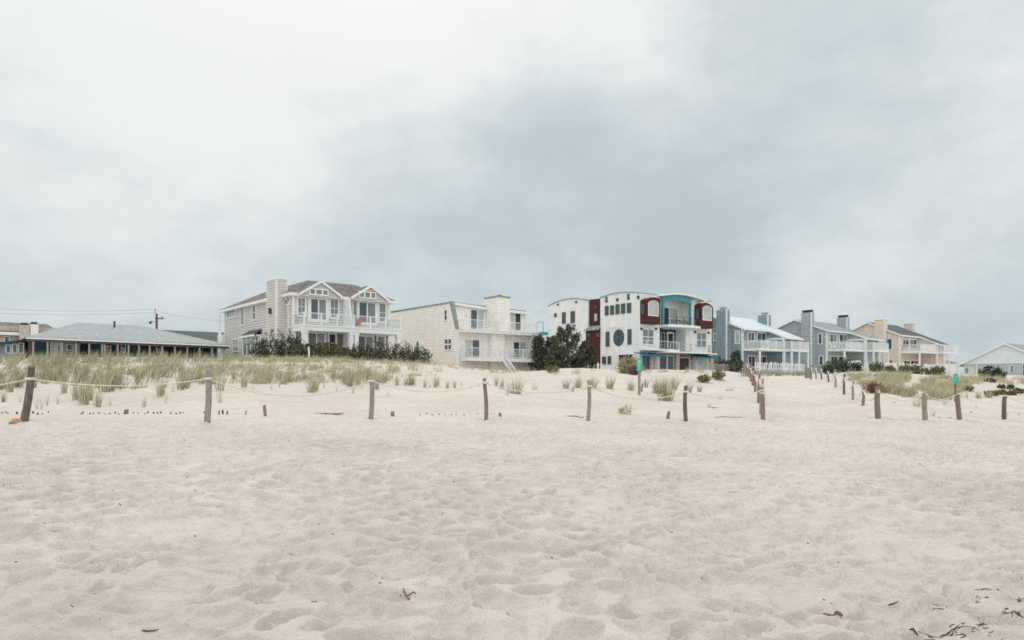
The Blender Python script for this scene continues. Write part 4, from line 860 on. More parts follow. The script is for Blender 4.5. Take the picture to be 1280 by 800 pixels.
# ------------------------------------------------------------------ signs
def sign(px, top, mid, base, wpx, label, lines, wd, Y=None):
    v, Y = P(px, base) if Y is None else (Vector(((px-640)/FO*Y, Y, float(ground((px-640)/FO*Y, Y)))), Y)
    e = empty('beach_sign', v, -math.atan((px-640)/FO)*.5, label, 'sign')
    h1 = zed(Y, top)-v.z; h0 = zed(Y, mid)-v.z; w = wpx*Y/FO
    b = MB(); b.tube([(0, .05, -.3), (.01, .05, h0*.5), (0, .05, h1-.05)], [.062, .06, .055], 8); b.build('post', WOODS[wd], e)
    r = .09*w
    def rr(x0, x1, z0, z1, r, n=4):
        o = []
        for cx, cz, a0 in ((x1-r, z1-r, 0), (x0+r, z1-r, 90), (x0+r, z0+r, 180), (x1-r, z0+r, 270)):
            o += [(cx+r*math.cos(R(a0+90*i/n)), cz+r*math.sin(R(a0+90*i/n))) for i in range(n+1)]
        return o
    pl = MB().prism(rr(-w/2, w/2, h0, h1, w*.16), 'uw', -.035, -.012).build('panel', M['signgreen'], e)
    b = MB(); H = h1-h0
    for (f0, f1, x0, x1) in lines:        # rows of lettering too small to read
        z0 = h0+H*f0; z1 = h0+H*f1; x = x0
        while x < x1:
            dx = random.uniform(.05, .09)
            b.box(w*(x-.5), w*(min(x+dx, x1)-.5), -.039, -.0355, z0, z1); x += dx+.03
    b.build('lettering', M['trim'], pl)
    return e
sign(799, 447.6, 463.7, 494.5, 6.6, 'teal green sign on a grey post in front of the white modern house', [(.80, .85, .25, .75), (.70, .74, .2, .8), (.60, .635, .12, .88), (.40, .47, .2, .42), (.36, .47, .45, .62), (.22, .26, .2, .8), (.10, .13, .3, .7)], 'grey')
sign(1194.5, 467.3, 480.3, 503, 5.0, 'teal green sign on a thin post on the right dune above the reddish post', [(.75, .79, .25, .75), (.62, .65, .2, .8), (.35, .42, .3, .6)], 'brown')
v, Y = P(802.5, 489.5); make_post(802.6, 479.5, 489.8, .02, .045, 'brown', 'post_stub', 'thin brown stub just behind the foot of the left green sign', 'stub', None)

# ------------------------------------------------------------------ vegetation
def tuft_mesh(n, h, spread, lean, seed, w=.010, curl=.5):
    r = random.Random(seed); b = MB()
    for i in range(n):
        a = r.uniform(0, 2*math.pi); q = spread*math.sqrt(r.random()); x, y = q*math.cos(a), q*math.sin(a)
        L = h*r.uniform(.55, 1.08); ang = r.gauss(0, .2)+.9*q/spread*math.cos(a)*.25; dy = r.gauss(0, .2); ta = r.uniform(0, math.pi); ww = w*r.uniform(.7, 1.3)
        px, py, pz = x, y, -.05; dx = math.sin(ang)+lean*.4; k = 4; o = len(b.v); cu = curl*r.uniform(.2, 1.2)*(1 if r.random() < .72 else -.7)
        for j in range(k+1):
            f = j/k; hw = ww*(1-f)**.7+.0012
            b.v.append((px-hw*math.cos(ta), py-hw*math.sin(ta), pz)); b.v.append((px+hw*math.cos(ta), py+hw*math.sin(ta), pz))
            sx = dx+cu*f*f*1.5; l = L/k; nn = math.sqrt(1+sx*sx+dy*dy*(1+f)**2*.3); px += l*sx/nn; py += l*dy*(1+f)*.55/nn; pz += l*max(.15, 1-.25*abs(sx)*f)/nn
        for j in range(k): b.f.append((o+2*j, o+2*j+1, o+2*j+3, o+2*j+2))
    return b
protos = {}
def proto(kind, i):
    key = (kind, i)
    if key not in protos:
        n, h, s, m = {'tall': (70, 1.0, .17, 'grass'), 'thin': (13, 1.0, .09, 'grass'), 'bush': (150, 1.0, .42, 'olive'), 'dry': (34, 1.0, .2, 'grassdry')}[kind]
        b = tuft_mesh(n, h, s, .18, 100*i+len(kind), w=.011); me = bpy.data.meshes.new('tuft'); me.from_pydata(b.v, [], b.f); me.materials.append(M[m]); protos[key] = me
    return protos[key]
def tuft(px, py, hp, kind, label, group=None, wf=1.0, name='grass_tuft'):
    v, Y = P(px, py); H = hp*Y/FO*1.0
    o = bpy.data.objects.new(name, proto(kind, random.randint(0, 4))); col.objects.link(o); o.location = v; o.scale = (H*wf, H*wf, H); o.rotation_euler = (0, 0, random.uniform(-.6, .6))
    return tag(o, label, 'grass tuft', group)
GL = 'beach grass tufts on the sand face of the left dune'; LL = 'pale green beach grass tuft on the dune face left of the path'
for px, py, hp, k in ((4, 503, 17, 'tall'), (12, 490, 32, 'tall'), (25, 503, 15, 'thin'), (46, 511, 24, 'thin'), (52, 512, 20, 'thin'), (59, 507, 22, 'thin'), (72, 506, 16, 'thin'), (41, 485, 34, 'tall'), (80, 492, 24, 'tall'), (95, 500, 34, 'tall'), (105, 506, 42, 'tall'), (110, 500, 36, 'tall'), (122, 509, 26, 'tall'),
        (137, 508, 17, 'thin'), (130, 490, 40, 'tall'), (137, 489, 44, 'tall'), (145, 484, 34, 'tall'), (180, 509, 18, 'dry'), (172, 478, 26, 'tall'), (185, 476, 24, 'thin'), (200, 496, 28, 'tall'), (203, 493, 24, 'tall'), (207, 504, 20, 'thin'), (216, 490, 22, 'thin'), (226, 487, 34, 'tall'), (232, 486, 32, 'tall'), (237, 478, 28, 'tall'), (268, 480, 25, 'tall'), (274, 503, 38, 'thin'), (275, 488, 34, 'tall'),
        (292, 474, 20, 'tall'), (305, 484, 28, 'tall'), (303, 480, 22, 'thin'), (316, 488, 14, 'thin'), (326, 480, 16, 'thin'), (336, 478, 24, 'tall'), (332, 474, 22, 'tall'), (339, 486, 14, 'thin'), (349, 484, 17, 'thin'), (350, 474, 14, 'tall'), (359, 478, 20, 'tall'), (361, 474, 18, 'tall'), (372, 474, 14, 'thin'), (380, 472, 14, 'tall'), (389, 491, 32, 'tall'), (394, 489, 26, 'tall'), (399, 478, 20, 'tall'), (405, 485, 16, 'thin'), (416, 474, 16, 'tall'),
        (421, 490, 15, 'thin'), (431, 478, 20, 'tall'), (437, 483, 30, 'tall'), (441, 492, 20, 'thin'), (447, 482, 20, 'tall'), (452, 486, 14, 'thin'), (460, 475, 20, 'tall'), (470, 487, 24, 'tall'), (472, 480, 18, 'tall'), (485, 496, 11, 'thin'), (481, 478, 16, 'tall'), (496, 482, 17, 'tall'), (507, 482, 14, 'tall'), (512, 482, 20, 'tall'), (516, 481, 16, 'tall'), (531, 484, 14, 'tall'), (537, 485, 12, 'thin'), (544, 484, 18, 'tall'), (547, 482, 14, 'tall'),
        (559, 485, 13, 'tall'), (568, 485, 12, 'tall'), (577, 484, 12, 'thin'), (588, 486, 8, 'thin'), (599, 484, 9, 'thin'), (620, 482, 14, 'tall'), (627, 486, 16, 'tall'), (634, 494, 24, 'thin')):
    tuft(px, py, hp, k, LL, GL, .68)
for px, py, hp, k, wf, lab in ((644, 492, 24, 'tall', 1.5, 'bushy grass clump just right of the brown post below the cream house'), (668, 487, 10, 'dry', 1.6, 'low sparse grass clump left of the pale grey post'), (707, 486, 16, 'tall', 1.2, 'upright grass clump left of the pair below the dark pines'), (722, 485, 17, 'tall', 1.2, 'upright grass clump just left of the pale grey post'),
        (741, 485, 19, 'tall', 1.2, 'grass clump rising just right of the pale grey post top'), (762, 486, 20, 'tall', 1.1, 'windblown grass clump midway between the pale grey post and the green sign'), (789, 488, 18, 'tall', 1.3, 'thin grass clump just left of the green sign post'), (807, 484, 14, 'tall', 1., 'small grass clump just right of the green sign post'),
        (832, 501, 33, 'bush', .65, 'largest olive grass clump, touched by the rope, right of the green sign'), (823, 492, 26, 'bush', .7, 'olive grass clump at the upper left of the largest clump'), (842, 486, 20, 'tall', 1.2, 'grass clump behind the right of the largest olive clump'), (861, 491, 18, 'tall', 1., 'windblown grass clump behind the dark knobbly post'), (874, 490, 12, 'tall', 1.1, 'small grass clump right of the dark knobbly post'),
        (900, 499, 6, 'dry', 2.0, 'low patch of faint grass on bare sand left of the path posts'), (912, 489, 7, 'dry', 3., 'flat olive grass patch left of the path posts'), (886, 509, 7, 'dry', 1.3, 'few dry stalks on the sand right of the dark knobbly post')):
    tuft(px, py, hp, k, lab, None, wf)
for px, py, hp, lab in ((1086, 489, 16, 'olive grass clump over the rust brown stems right of the path, left one'), (1103, 491, 17, 'olive grass clump over the rust brown stems right of the path, right one'), (1120, 492, 15, 'olive grass clump right of the small rust brown stems')): tuft(px, py, hp, 'bush', lab, None, 1.0)
GR = 'small grass tufts on the sand of the right dune'; LR = 'small thin grass tuft on the sand face of the right dune'
for px, py, hp, k in ((1146, 508, 15, 'dry'), (1149, 506, 12, 'thin'), (1166, 520, 9, 'dry'), (1181, 506, 8, 'dry'), (1171, 498, 16, 'tall'), (1180, 499, 20, 'tall'), (1186, 499, 18, 'tall'), (1162, 498, 20, 'tall'), (1208, 497, 12, 'thin'), (1222, 498, 11, 'tall'), (1226, 498, 9, 'thin'), (1238, 498, 12, 'tall'), (1234, 497, 10, 'tall'), (1258, 519, 6, 'dry'), (1274, 519, 5, 'dry'), (1220, 510, 6, 'thin'), (1130, 497, 12, 'dry')):
    tuft(px, py, hp, k, LR, GR, 1.1)
# uncountable grass cover: hundreds of overlapping tufts as one mesh each
def grass_cover(name, n, poly, label, m, hrange, nbl, seed, w=.013, dens=None, smax=.3):
    r = np.random.default_rng(seed); pts = []
    xs = [p[0] for p in poly]; ys = [p[1] for p in poly]
    def inside(x, y):
        c = np.zeros(x.shape, bool)
        for (x0, y0), (x1, y1) in zip(poly, poly[1:]+poly[:1]):
            with np.errstate(divide='ignore', invalid='ignore'): c ^= ((y0 > y) != (y1 > y)) & (x < (x1-x0)*(y-y0)/(y1-y0)+x0)
        return c
    px = r.uniform(min(xs), max(xs), n*4); py = r.uniform(min(ys), max(ys), n*4); ok = inside(px, py); px, py = px[ok], py[ok]
    if dens is not None:
        ok = r.random(px.shape) < dens(px, py); px, py = px[ok], py[ok]
    px, py = px[:n], py[:n]; X, Y, Z, d = hit(px, py); X, Y, Z = X[d], Y[d], Z[d]
    V = []; F_ = []; base = 0
    for x, y, z in zip(X, Y, Z):
        k = int(nbl*r.uniform(.5, 1.4)); H = r.uniform(*hrange)
        a = r.uniform(0, 6.283, k); q = smax*np.sqrt(r.random(k))*r.uniform(.5, 1.2); bx = x+q*np.cos(a); by = y+q*np.sin(a)
        L = H*r.uniform(.5, 1.1, k); lx = r.normal(.14, .2, k); ly = r.normal(0, .2, k); ta = r.uniform(0, math.pi, k); cx = np.cos(ta)*w*r.uniform(.6, 1.3, k); cy = np.sin(ta)*w
        cu = r.normal(.32, .25, k)
        prm = []
        for f in (0, .45, .8, 1.0):
            hw = max(.08, (1-f)**.8); ox = L*(lx*f+cu*f*f); oy = L*ly*f; oz = L*f*np.sqrt(np.maximum(.25, 1-(lx+cu*f)**2*.6))-.04
            prm.append(np.stack([bx+ox-cx*hw, by+oy-cy*hw, z+oz], 1)); prm.append(np.stack([bx+ox+cx*hw, by+oy+cy*hw, z+oz], 1))
        v = np.stack(prm, 1); V.append(v.reshape(-1, 3)); i = base+np.arange(k)[:, None]*8
        for j in (0, 2, 4): F_.append(np.concatenate([i+j, i+j+1, i+j+3, i+j+2], 1))
        base += 8*k
    V = np.concatenate(V); q = np.concatenate(F_); me = bpy.data.meshes.new(name); me.vertices.add(len(V)); me.vertices.foreach_set('co', V.ravel())
    me.loops.add(len(q)*4); me.loops.foreach_set('vertex_index', q.ravel().astype(np.int32)); me.polygons.add(len(q)); me.polygons.foreach_set('loop_start', np.arange(len(q), dtype=np.int32)*4); me.update(calc_edges=True)
    me.materials.append(M[m]); o = bpy.data.objects.new(name, me); col.objects.link(o); tag(o, label, 'grass', None, 'stuff')
clump = lambda sx, sy, lo: (lambda x, y: np.clip((vnoise(x/sx, y/sy, 77)-lo)*4, 0, 1))
grass_cover('dune_grass', 720, [(-60, 450), (290, 446), (292, 462), (250, 482), (160, 488), (60, 480), (-60, 496)], 'dense pale green beach grass along the left dune crest before the porch house', 'grass', (.36, .82), 13, 1, w=.011, smax=.14, dens=clump(11, 5, .32))
grass_cover('dune_grass', 300, [(-60, 446), (290, 445), (290, 452.5), (-60, 457)], 'beach grass fringe on the very crest of the left dune before the porch posts', 'grass', (.4, .8), 14, 11, w=.011, smax=.2)
grass_cover('dune_grass', 620, [(285, 447), (545, 449), (640, 458), (640, 462), (560, 466), (470, 482), (285, 480)], 'short sparse beach grass over the dune in front of the hedge', 'grassdry', (.18, .5), 16, 2, dens=clump(12, 5, .3))
grass_cover('dune_grass', 300, [(285, 447.3), (548, 449.5), (560, 456), (285, 453)], 'low straw coloured grass strip right below the dark hedge', 'grassdry', (.25, .5), 18, 3)
grass_cover('dune_grass', 620, [(1040, 468), (1090, 469), (1200, 472), (1300, 474), (1300, 481), (1215, 480), (1190, 498), (1150, 500), (1110, 492), (1078, 484), (1048, 473)], 'dense olive beach grass covering the dune right of the path', 'olive', (.3, .68), 22, 4, w=.014, dens=clump(10, 4.5, .3), smax=.34)
grass_cover('dune_grass', 120, [(600, 461), (700, 465), (760, 462), (890, 464.5), (890, 467), (760, 466), (690, 469), (600, 466)], 'thin grass fringe along the dune top before the white modern house', 'grassdry', (.2, .55), 14, 5, dens=clump(9, 4, .4))
grass_cover('dune_grass', 90, [(925, 466), (1010, 467.5), (1010, 470), (925, 471)], 'grey green grass growing through the fence at the path end', 'olive', (.3, .8), 16, 6, w=.02)

def needle_shrub(name, loc, H, Wd, label, cat, m='pine', nb=26, seed=0, blade=.16, per=34, upright=.7, trunk=True, group=None, tree=False, lw=.02, bk='bark', tip=.25):
    """trunk with limbs; short blades along every limb make the crown"""
    r = random.Random(seed); e = empty(name, loc, r.uniform(0, 6), label, cat, group); s = MB(); c = MB()
    if tree: s.tube([(0, 0, -.2), (.05*H*.3, 0, H*.45), (0, .02*H, H*.9)], [H*.028, H*.02, H*.006], 7)
    for i in range(nb):
        a = 2.4*i+r.uniform(-.5, .5); f = (i+.5)/nb
        if tree:
            z0 = H*(.03+.9*f); reach = Wd/2*(1-.78*f**1.3)*r.uniform(.55, 1.12); p0 = Vector((0, 0, z0)); p1 = Vector((reach*math.cos(a), reach*math.sin(a), z0+reach*upright*r.uniform(.3, .9)))
        else:
            rr = Wd/2*math.sqrt(f)*r.uniform(.75, 1.05); p0 = Vector((rr*.35*math.cos(a), rr*.35*math.sin(a), 0)); p1 = Vector((rr*math.cos(a), rr*math.sin(a), H*r.uniform(.45, 1.08)*(1-.45*(rr/(Wd/2))**2)))
        mid = p0.lerp(p1, .55)+Vector((0, 0, -.06*(p1-p0).length)) if tree else p0.lerp(p1, .5)+Vector((.12*rr*math.cos(a), .12*rr*math.sin(a), 0))
        if trunk: s.tube([p0, mid, p1], [H*.008+.004, H*.005+.003, .004], 4, cap=False)
        path = [p0, mid, p1, p1+(p1-mid).normalized()*blade*tip+Vector((0, 0, blade*tip*1.5))]
        for q in range(per):
            t = r.uniform(.25 if tree else .12, 1)**.8; u = t*2.999; k = min(int(u), 2); pos = path[k].lerp(path[k+1], u-k); dr = (path[k+1]-path[k]).normalized()
            pos = pos+Vector((r.gauss(0, 1), r.gauss(0, 1), r.gauss(0, .8)))*blade*.55*(1.15-t*.6)
            d = (dr*.6+Vector((r.gauss(0, .6), r.gauss(0, .6), r.gauss(.45, .5)))).normalized()
            L = blade*r.uniform(.55, 1.25); w_ = d.cross(Vector((r.gauss(0, 1), r.gauss(0, 1), r.gauss(0, 1)))).normalized()*lw*r.uniform(.6, 1.4)
            o = len(c.v); c.v += [tuple(pos-w_*.5), tuple(pos+w_*.5), tuple(pos+d*L*.55+w_), tuple(pos+d*L), tuple(pos+d*L*.55-w_)]; c.f.append((o, o+1, o+2, o+3, o+4))
    if s.v: s.build('trunk' if tree else 'stem', M[bk], e)
    c.build('crown' if tree else 'foliage', M[m], e)
    return e
def veg(px, v_px_base, Y): x = (px-640)/FO*Y; return Vector((x, Y, float(ground(x, Y))-.1))
def hz(Y, py, loc): return zed(Y, py)-loc.z
# dark planting in front of the tan house
for i, (px, top, Y, w, kind, lab) in enumerate((
    (326, 425, 55, 1.5, 's', 'spiky dark evergreen at the left end of the hedge under the bay window'), (341, 416, 56, 2.2, 's', 'tall spiky dark evergreen in front of the tan chimney'), (357, 414.5, 57, 2.1, 's', 'tallest ragged dark evergreen below the small square window'), (369, 419, 58, 1.5, 's', 'ragged dark evergreen at the left corner of the tan house deck'),
    (380, 432, 56, 1.9, 'h', 'rounded olive hedge shrub below the left deck column'), (394, 430.5, 57, 2.0, 'h', 'rounded hedge shrub right of the white marker post'), (408, 430.5, 58, 2.0, 'h', 'rounded hedge shrub below the tan house lower door'), (421, 432.5, 59, 1.8, 'h', 'rounded hedge shrub below the middle of the deck'), (434, 434.5, 60, 1.8, 'h', 'low hedge shrub left of the twin columns'),
    (448, 432.5, 60.5, 1.6, 's', 'spiky dark shrub below the twin columns'), (459, 435, 61, 1.5, 's', 'dark shrub below the right sliding door of the tan house'), (473, 432, 61.5, 1.5, 's', 'pointed dark shrub below the right end of the tan house'), (484, 434.5, 62.5, 1.4, 's', 'small dark shrub left of the right deck column'), (497, 434, 63, 1.3, 's', 'narrow dark shrub at the right deck column'),
    (508, 432.5, 64, 1.3, 's', 'narrow dark shrub between the tan and cream houses'), (518, 435, 65, 1.2, 's', 'small pointed dark shrub against the cream wall'), (529, 440, 65.5, 1.3, 's', 'smallest dark shrub at the right end of the hedge'))):
    l = veg(px, 0, Y)
    if kind == 's': needle_shrub('evergreen_shrub', l, hz(Y, top, l)*(.74 if px < 372 else .82), w, lab, 'shrub', 'pine', 17, 40+i, .24, 40, lw=.032, tip=1.2)
    else: needle_shrub('hedge_shrub', l, hz(Y, top, l)*1.0, w, lab, 'shrub', 'hedge', 34, 40+i, .15, 60, lw=.045, tip=.2)
make_post(386, 433.5, 449, 0, .06, 'grey', 'marker_post', 'thin white marker post in the middle of the hedge', 'post', None, 54).__class__
bpy.data.objects['marker_post'].data.materials[0] = M['trim']
# pines between the cream and the white house
for i, (px, top, Y, w, lab) in enumerate(((673, 421, 80, 2.2, 'dark pine at the left, right behind the cream house deck'), (688, 424, 83, 2.0, 'shorter dark pine between the two taller pines'), (709, 409.5, 78, 5.0, 'tallest dark bushy pine in front of the white modern house'), (733, 430, 80, 2.4, 'low dark pine reaching in front of the red stair tower'), (697, 436, 74, 3.0, 'low dark spreading pine at the foot of the tallest pine'))):
    l = veg(px, 0, Y); needle_shrub('pine_tree', l, hz(Y, top, l), w, lab, 'tree', 'pine', 56, 80+i, .30, 60, .75, tree=True, lw=.042, tip=.6)
for i, (px, top, Y, w, lab) in enumerate(((680, 446, 92, 3.2, 'dark bush filling the gap behind the cream house pines'), (692, 448, 90, 2.6, 'dark bush behind the foot of the shorter pine'), (721, 446, 79, 2.0, 'low dark bush right of the foot of the tallest pine'))):
    l = veg(px, 0, Y); needle_shrub('evergreen_shrub', l, hz(Y, top, l), w, lab, 'shrub', 'pine', 30, 70+i, .26, 50, lw=.05, tip=.5)
l = veg(920, 0, 78); needle_shrub('pine_tree', l, hz(78, 438.5, l), 1.7, 'small dark conifer in front of the blue duplex side wall', 'tree', 'pine', 40, 91, .22, 40, .1, tree=True, lw=.035)
for px, top, Y, w, lab in ((899, 449, 80, .9, 'small dark shrub at the foot of the blue chimney'), (907, 452, 80, .8, 'tiny dark shrub right of the one at the blue chimney foot'), (1046, 449, 70, 2.2, 'dark evergreen shrub in front of the grey duplex lower windows'), (1058, 453, 70, 1.6, 'dark low evergreen shrub left of the white loungers'), (1037, 456, 68, 1.5, 'dark low shrub at the left corner of the grey duplex'), (1071, 457, 71, .9, 'small dark shrub between the white loungers'),
        (1094, 457.5, 62, 1.2, 'dense dark green bush in front of the peach duplex deck'), (1112, 461, 66, 1.0, 'small dark shrub below the peach duplex corner'), (1131, 464.5, 62, 1.4, 'dark green bush in the grass below the peach deck'), (1144, 466, 60, 1.2, 'dark green low bush in the grass right of the bush below the peach deck'), (1165, 465, 64, 1.3, 'dark green bush in the grass below the right end of the peach deck'), (1174, 462, 66, 1.0, 'dark bush left of the right green sign'),
        (1240, 461.5, 66, 1.6, 'spiky dark yucca like shrub in front of the bungalow wall'), (1232, 465, 66, 1.2, 'low spiky shrub left of the yucca like shrub before the bungalow'), (1248, 466, 66, 1.1, 'low spiky shrub right of the yucca like shrub before the bungalow')):
    l = veg(px, 0, Y); needle_shrub('evergreen_shrub', l, max(.5, hz(Y, top, l)), w, lab, 'shrub', 'pine' if px < 1080 or px > 1230 else 'hedge', 18, int(px), .2, 40, lw=.035, tip=.7)
for px, py, top, w, lab, m in ((880, 478, 471, .75, 'small leafy green shrub on the sand above the dark knobbly post', 'yucca'), (898, 475.5, 465, .95, 'round leafy green shrub on bare sand left of the path', 'yucca'), (804, 463, 459, .6, 'tiny green shrub right of the green sign panel', 'yucca'), (1206, 482, 477, .8, 'small dark shrub right of the right green sign', 'hedge'), (1211, 489, 481, .7, 'dark shrub on the sand below right of the right green sign', 'hedge'),
        (1236, 495, 488, .55, 'leafy green shrub on the right dune sand', 'yucca'), (1244, 495, 488, .55, 'leafy dark shrub beside the leafy green one on the right dune', 'hedge'), (1253, 494, 488, .55, 'green shrub behind the dark post nearest the right edge', 'yucca'), (1263, 487, 479, .55, 'dark shrub on the right dune above the dark post', 'hedge'), (1252, 486, 482, .55, 'low dark shrub on the right dune left of the bigger dark one', 'hedge'), (1265, 494, 489, .6, 'small shrub right of the dark post nearest the right edge', 'yucca'), (1271, 492, 486, .5, 'small dark shrub near the right edge on the sand', 'hedge'), (1276, 492, 488, .4, 'tiny dark sprig at the right edge on the sand', 'hedge'), (1238, 478, 472, 1.1, 'dark shrub in the grass below the bungalow', 'hedge'), (690, 466, 459, 1.2, 'pale green shrub at the dune crest below the pines', 'yucca')):
    v, Y = P(px, py); needle_shrub('dune_shrub', v, max(.2, (zed(Y, top)-v.z)*(.6 if px > 1200 else .95)), w*(.8 if px > 1200 else 1), lab, 'shrub', m, 14, int(px*3), .10 if px > 1200 else .15, 22, lw=.032, tip=.3)
v, Y = P(789, 467.5); needle_shrub('dune_shrub', v, zed(Y, 460)-v.z, .85, 'large windblown olive bush with a dark base left of the green sign', 'shrub', 'olive', 40, 5, .42, 46, lw=.03, tip=.6).rotation_euler = (0, -.35, 0)
v, Y = P(793, 468.5); needle_shrub('dune_shrub', v, .35, .8, 'dark brown dead growth at the foot of the windblown olive bush', 'shrub', 'rust', 20, 6, .2, 34, lw=.03)
for px, py in ((1094, 490.5),): v, Y = P(px, py); needle_shrub('dune_shrub', v, .2, .5 if px < 1100 else .3, 'rust brown dead stems under the dense grass by the near right path corner' if px < 1100 else 'small rust brown dead stems below the dense grass right of the path corner post', 'shrub', 'rust', 18, int(px), .22, 34, lw=.028)

# ------------------------------------------------------------------ garden fences at the back of the path
def picket_fence(name, x0, x1, Y, h0, h1, m, label, sp=.16, pk=.06, slant=0, base=0, rails=(.3, .8)):
    a = at(x0, 480, Y[0]); c = at(x1, 480, Y[1]); a.z = float(ground(a.x, a.y))+base; c.z = float(ground(c.x, c.y))+base
    e = empty(name, a, math.atan2(c.y-a.y, c.x-a.x), label, 'fence'); L = math.hypot(c.x-a.x, c.y-a.y); dz = c.z-a.z
    b = MB(); n = int(L/sp); r = random.Random(int(x0))
    for i in range(n+1):
        x = L*i/n; z = dz*i/n; hh = h1*r.uniform(.9, 1.04); s_ = slant*r.uniform(.6, 1.3)+r.uniform(-.02, .02); b.bar((x, 0, z-.2), (x+s_, 0, z+hh), pk, .02)
    b.build('pickets', M[m], e); b = MB()
    for q in rails: b.bar((0, .04, h1*q), (L, .04, dz+h1*q), .035, .05)
    b.build('rail', M[m], e)
    for i in range(int(L/2.4)+1): x = min(L, 2.4*i); b = MB(); b.box(x-.05, x+.05, .06, .16, dz*x/L-.3, dz*x/L+h1*1.05); b.build('fence_post', M[m], e)
picket_fence('picket_fence', 945, 1004, (80, 83), 0, .95, 'trim', 'white picket fence with slanting boards at the end of the path', .24, .10, .22, .35)
picket_fence('sand_fence', 952, 1006, (74, 76), 0, .42, 'greywood', 'low brown slatted sand fence across the end of the path', .12, .045)
picket_fence('sand_fence', 888, 934, (76, 80), 0, .85, 'greywood', 'grey slatted sand fence in front of the blue chimney', .14, .05)
picket_fence('picket_fence', 1085, 1185, (88, 96), 0, 1.0, 'trim', 'white picket fence along the foot of the peach duplex', .2, .12, 0, .3)
picket_fence('picket_fence', 728, 752, (92, 90), 0, 1.1, 'trim', 'white picket fence below the red stair tower behind the pines', .5, .2, 0, .0)
v = at(1010, 465, 64); 
e = empty('slatted_bin', (v.x, v.y, float(ground(v.x, v.y))), .3, 'brown slatted wooden box at the far right corner of the path', 'bin'); b = MB()
for i in range(7): b.box(-.4+.115*i, -.31+.115*i, -.3, -.27, 0, 1.0); b.box(-.4+.115*i, -.31+.115*i, .27, .3, 0, 1.0)
for i in range(5): b.box(-.42, -.39, -.25+.115*i, -.16+.115*i, 0, 1.0); b.box(.37, .4, -.25+.115*i, -.16+.115*i, 0, 1.0)
b.build('slats', WOODS['grey'], e); MB().box(-.385, .365, -.265, .265, .02, .1).build('base', M['beam'], e); e.scale = (.55, .55, .95)

# ------------------------------------------------------------------ chairs
def adirondack(name, label, m, group=None):
    e = empty(name, (0, 0, 0), 0, label, 'chair', group)
    b = MB()
    for i in range(5): b.bar((-.27, -.28+.12*i, .40-.035*i), (.27, -.28+.12*i, .40-.035*i), .1, .022)
    b.build('seat', M[m], e); b = MB()
    for i, h in enumerate((.86, .95, 1.0, .95, .86)): x = -.22+.11*i; b.bar((x*.85, .2, .2), (x*1.15, .5, h), .095, .022)
    b.box(-.27, .27, .315, .34, .52, .58); b.build('backrest', M[m], e)
    for s in (-1, 1):
        MB().box(s*.29-.06, s*.29+.06, -.34, .36, .54, .565).build('armrest', M[m], e)
        MB().box(s*.3-.022, s*.3+.022, -.32, -.22, 0, .54).build('leg', M[m], e); MB().bar((s*.27, -.2, .33), (s*.27, .45, .02), .03, .1).build('leg', M[m], e)
    return e
def placeh(e, h, u, v, w, rz): e.location = h.W(u, v, w); e.rotation_euler = (0, 0, TH+rz); return e
u = TAN.F(447.5, 400, -1.4)[0]; placeh(adirondack('adirondack_chair', 'red wooden beach chair on the upper deck of the tan house', 'red'), TAN, u, -1.2, 4.22, -.9)
def side_chair(name, label, m, group=None):
    e = empty(name, (0, 0, 0), 0, label, 'chair', group)
    b = MB(); b.box(-.23, .23, -.23, .23, .42, .455); b.build('seat', M[m], e)
    b = MB(); b.bar((-.22, .22, .44), (-.22, .32, .9), .035); b.bar((.22, .22, .44), (.22, .32, .9), .035)
    for z in (.55, .64, .73, .82, .89): b.bar((-.22, .24+.18*(z-.44), z), (.22, .24+.18*(z-.44), z), .05, .02)
    b.build('backrest', M[m], e)
    for s in (-1, 1):
        b = MB(); b.bar((s*.23, -.22, .64), (s*.23, .25, .66), .045, .03); b.bar((s*.23, -.2, .44), (s*.23, -.2, .64), .03); b.build('armrest', M[m], e)
        for y in (-.2, .2): MB().bar((s*.21, y, .43), (s*.23, y*1.15, 0), .035).build('leg', M[m], e)
    return e
u = CREAM.F(645, 447, -.9)[0]; cc = placeh(side_chair('garden_chair', 'white plastic garden chair on the lower deck of the cream house', 'plastic'), CREAM, u, -.8, 1.61, .3)
bc = side_chair('balcony_chair', 'dark metal chair on the curved balcony, leftmost of the row', 'black', 'dark chairs on the curved top balcony')
for i, (px, rz, lab) in enumerate(((834, .4, None), (841.5, -.5, 'dark metal chair on the curved balcony, second from the left'), (851.5, .3, 'dark metal chair on the curved balcony, second from the right'), (859, -.3, 'dark metal chair on the curved balcony, rightmost of the row'))):
    v_ = -.7; uu = MOD.F(px, 400, v_)[0]
    if i == 0: placeh(bc, MOD, uu, v_, 6.76, rz)
    else: copy_tree(bc, MOD.W(uu, v_, 6.76), TH+rz, lab)
t = empty('balcony_table', MOD.W(MOD.F(846.5, 400, -.6)[0], -.6, 6.76), TH, 'small round dark table between the chairs on the curved balcony', 'table')
b = MB(); b.tube([(0, 0, .70), (0, 0, .73)], .42, 16); b.build('tabletop', M['black'], t); b = MB(); b.tube([(0, 0, .02), (0, 0, .7)], .04, 8); b.tube([(0, 0, 0), (0, 0, .03)], .25, 12); b.build('pedestal', M['black'], t)
pc = side_chair('deck_chair', 'dark chair on the upper deck of the peach duplex, left of the pair', 'flue', 'chairs on the peach duplex deck')
placeh(pc, PEACH, PEACH.F(1130, 438, -1.5)[0], -1.5, 4.52, .3); copy_tree(pc, PEACH.W(PEACH.F(1142, 438, -1.5)[0], -1.5, 4.52), TH-.4, 'dark chair on the upper deck of the peach duplex, right of the pair')
gc = adirondack('adirondack_chair', 'white wooden beach chair on the upper deck of the grey duplex', 'plastic'); placeh(gc, GREY, GREY.F(1041.5, 432, -1.2)[0], -1.2, 4.42, .2)
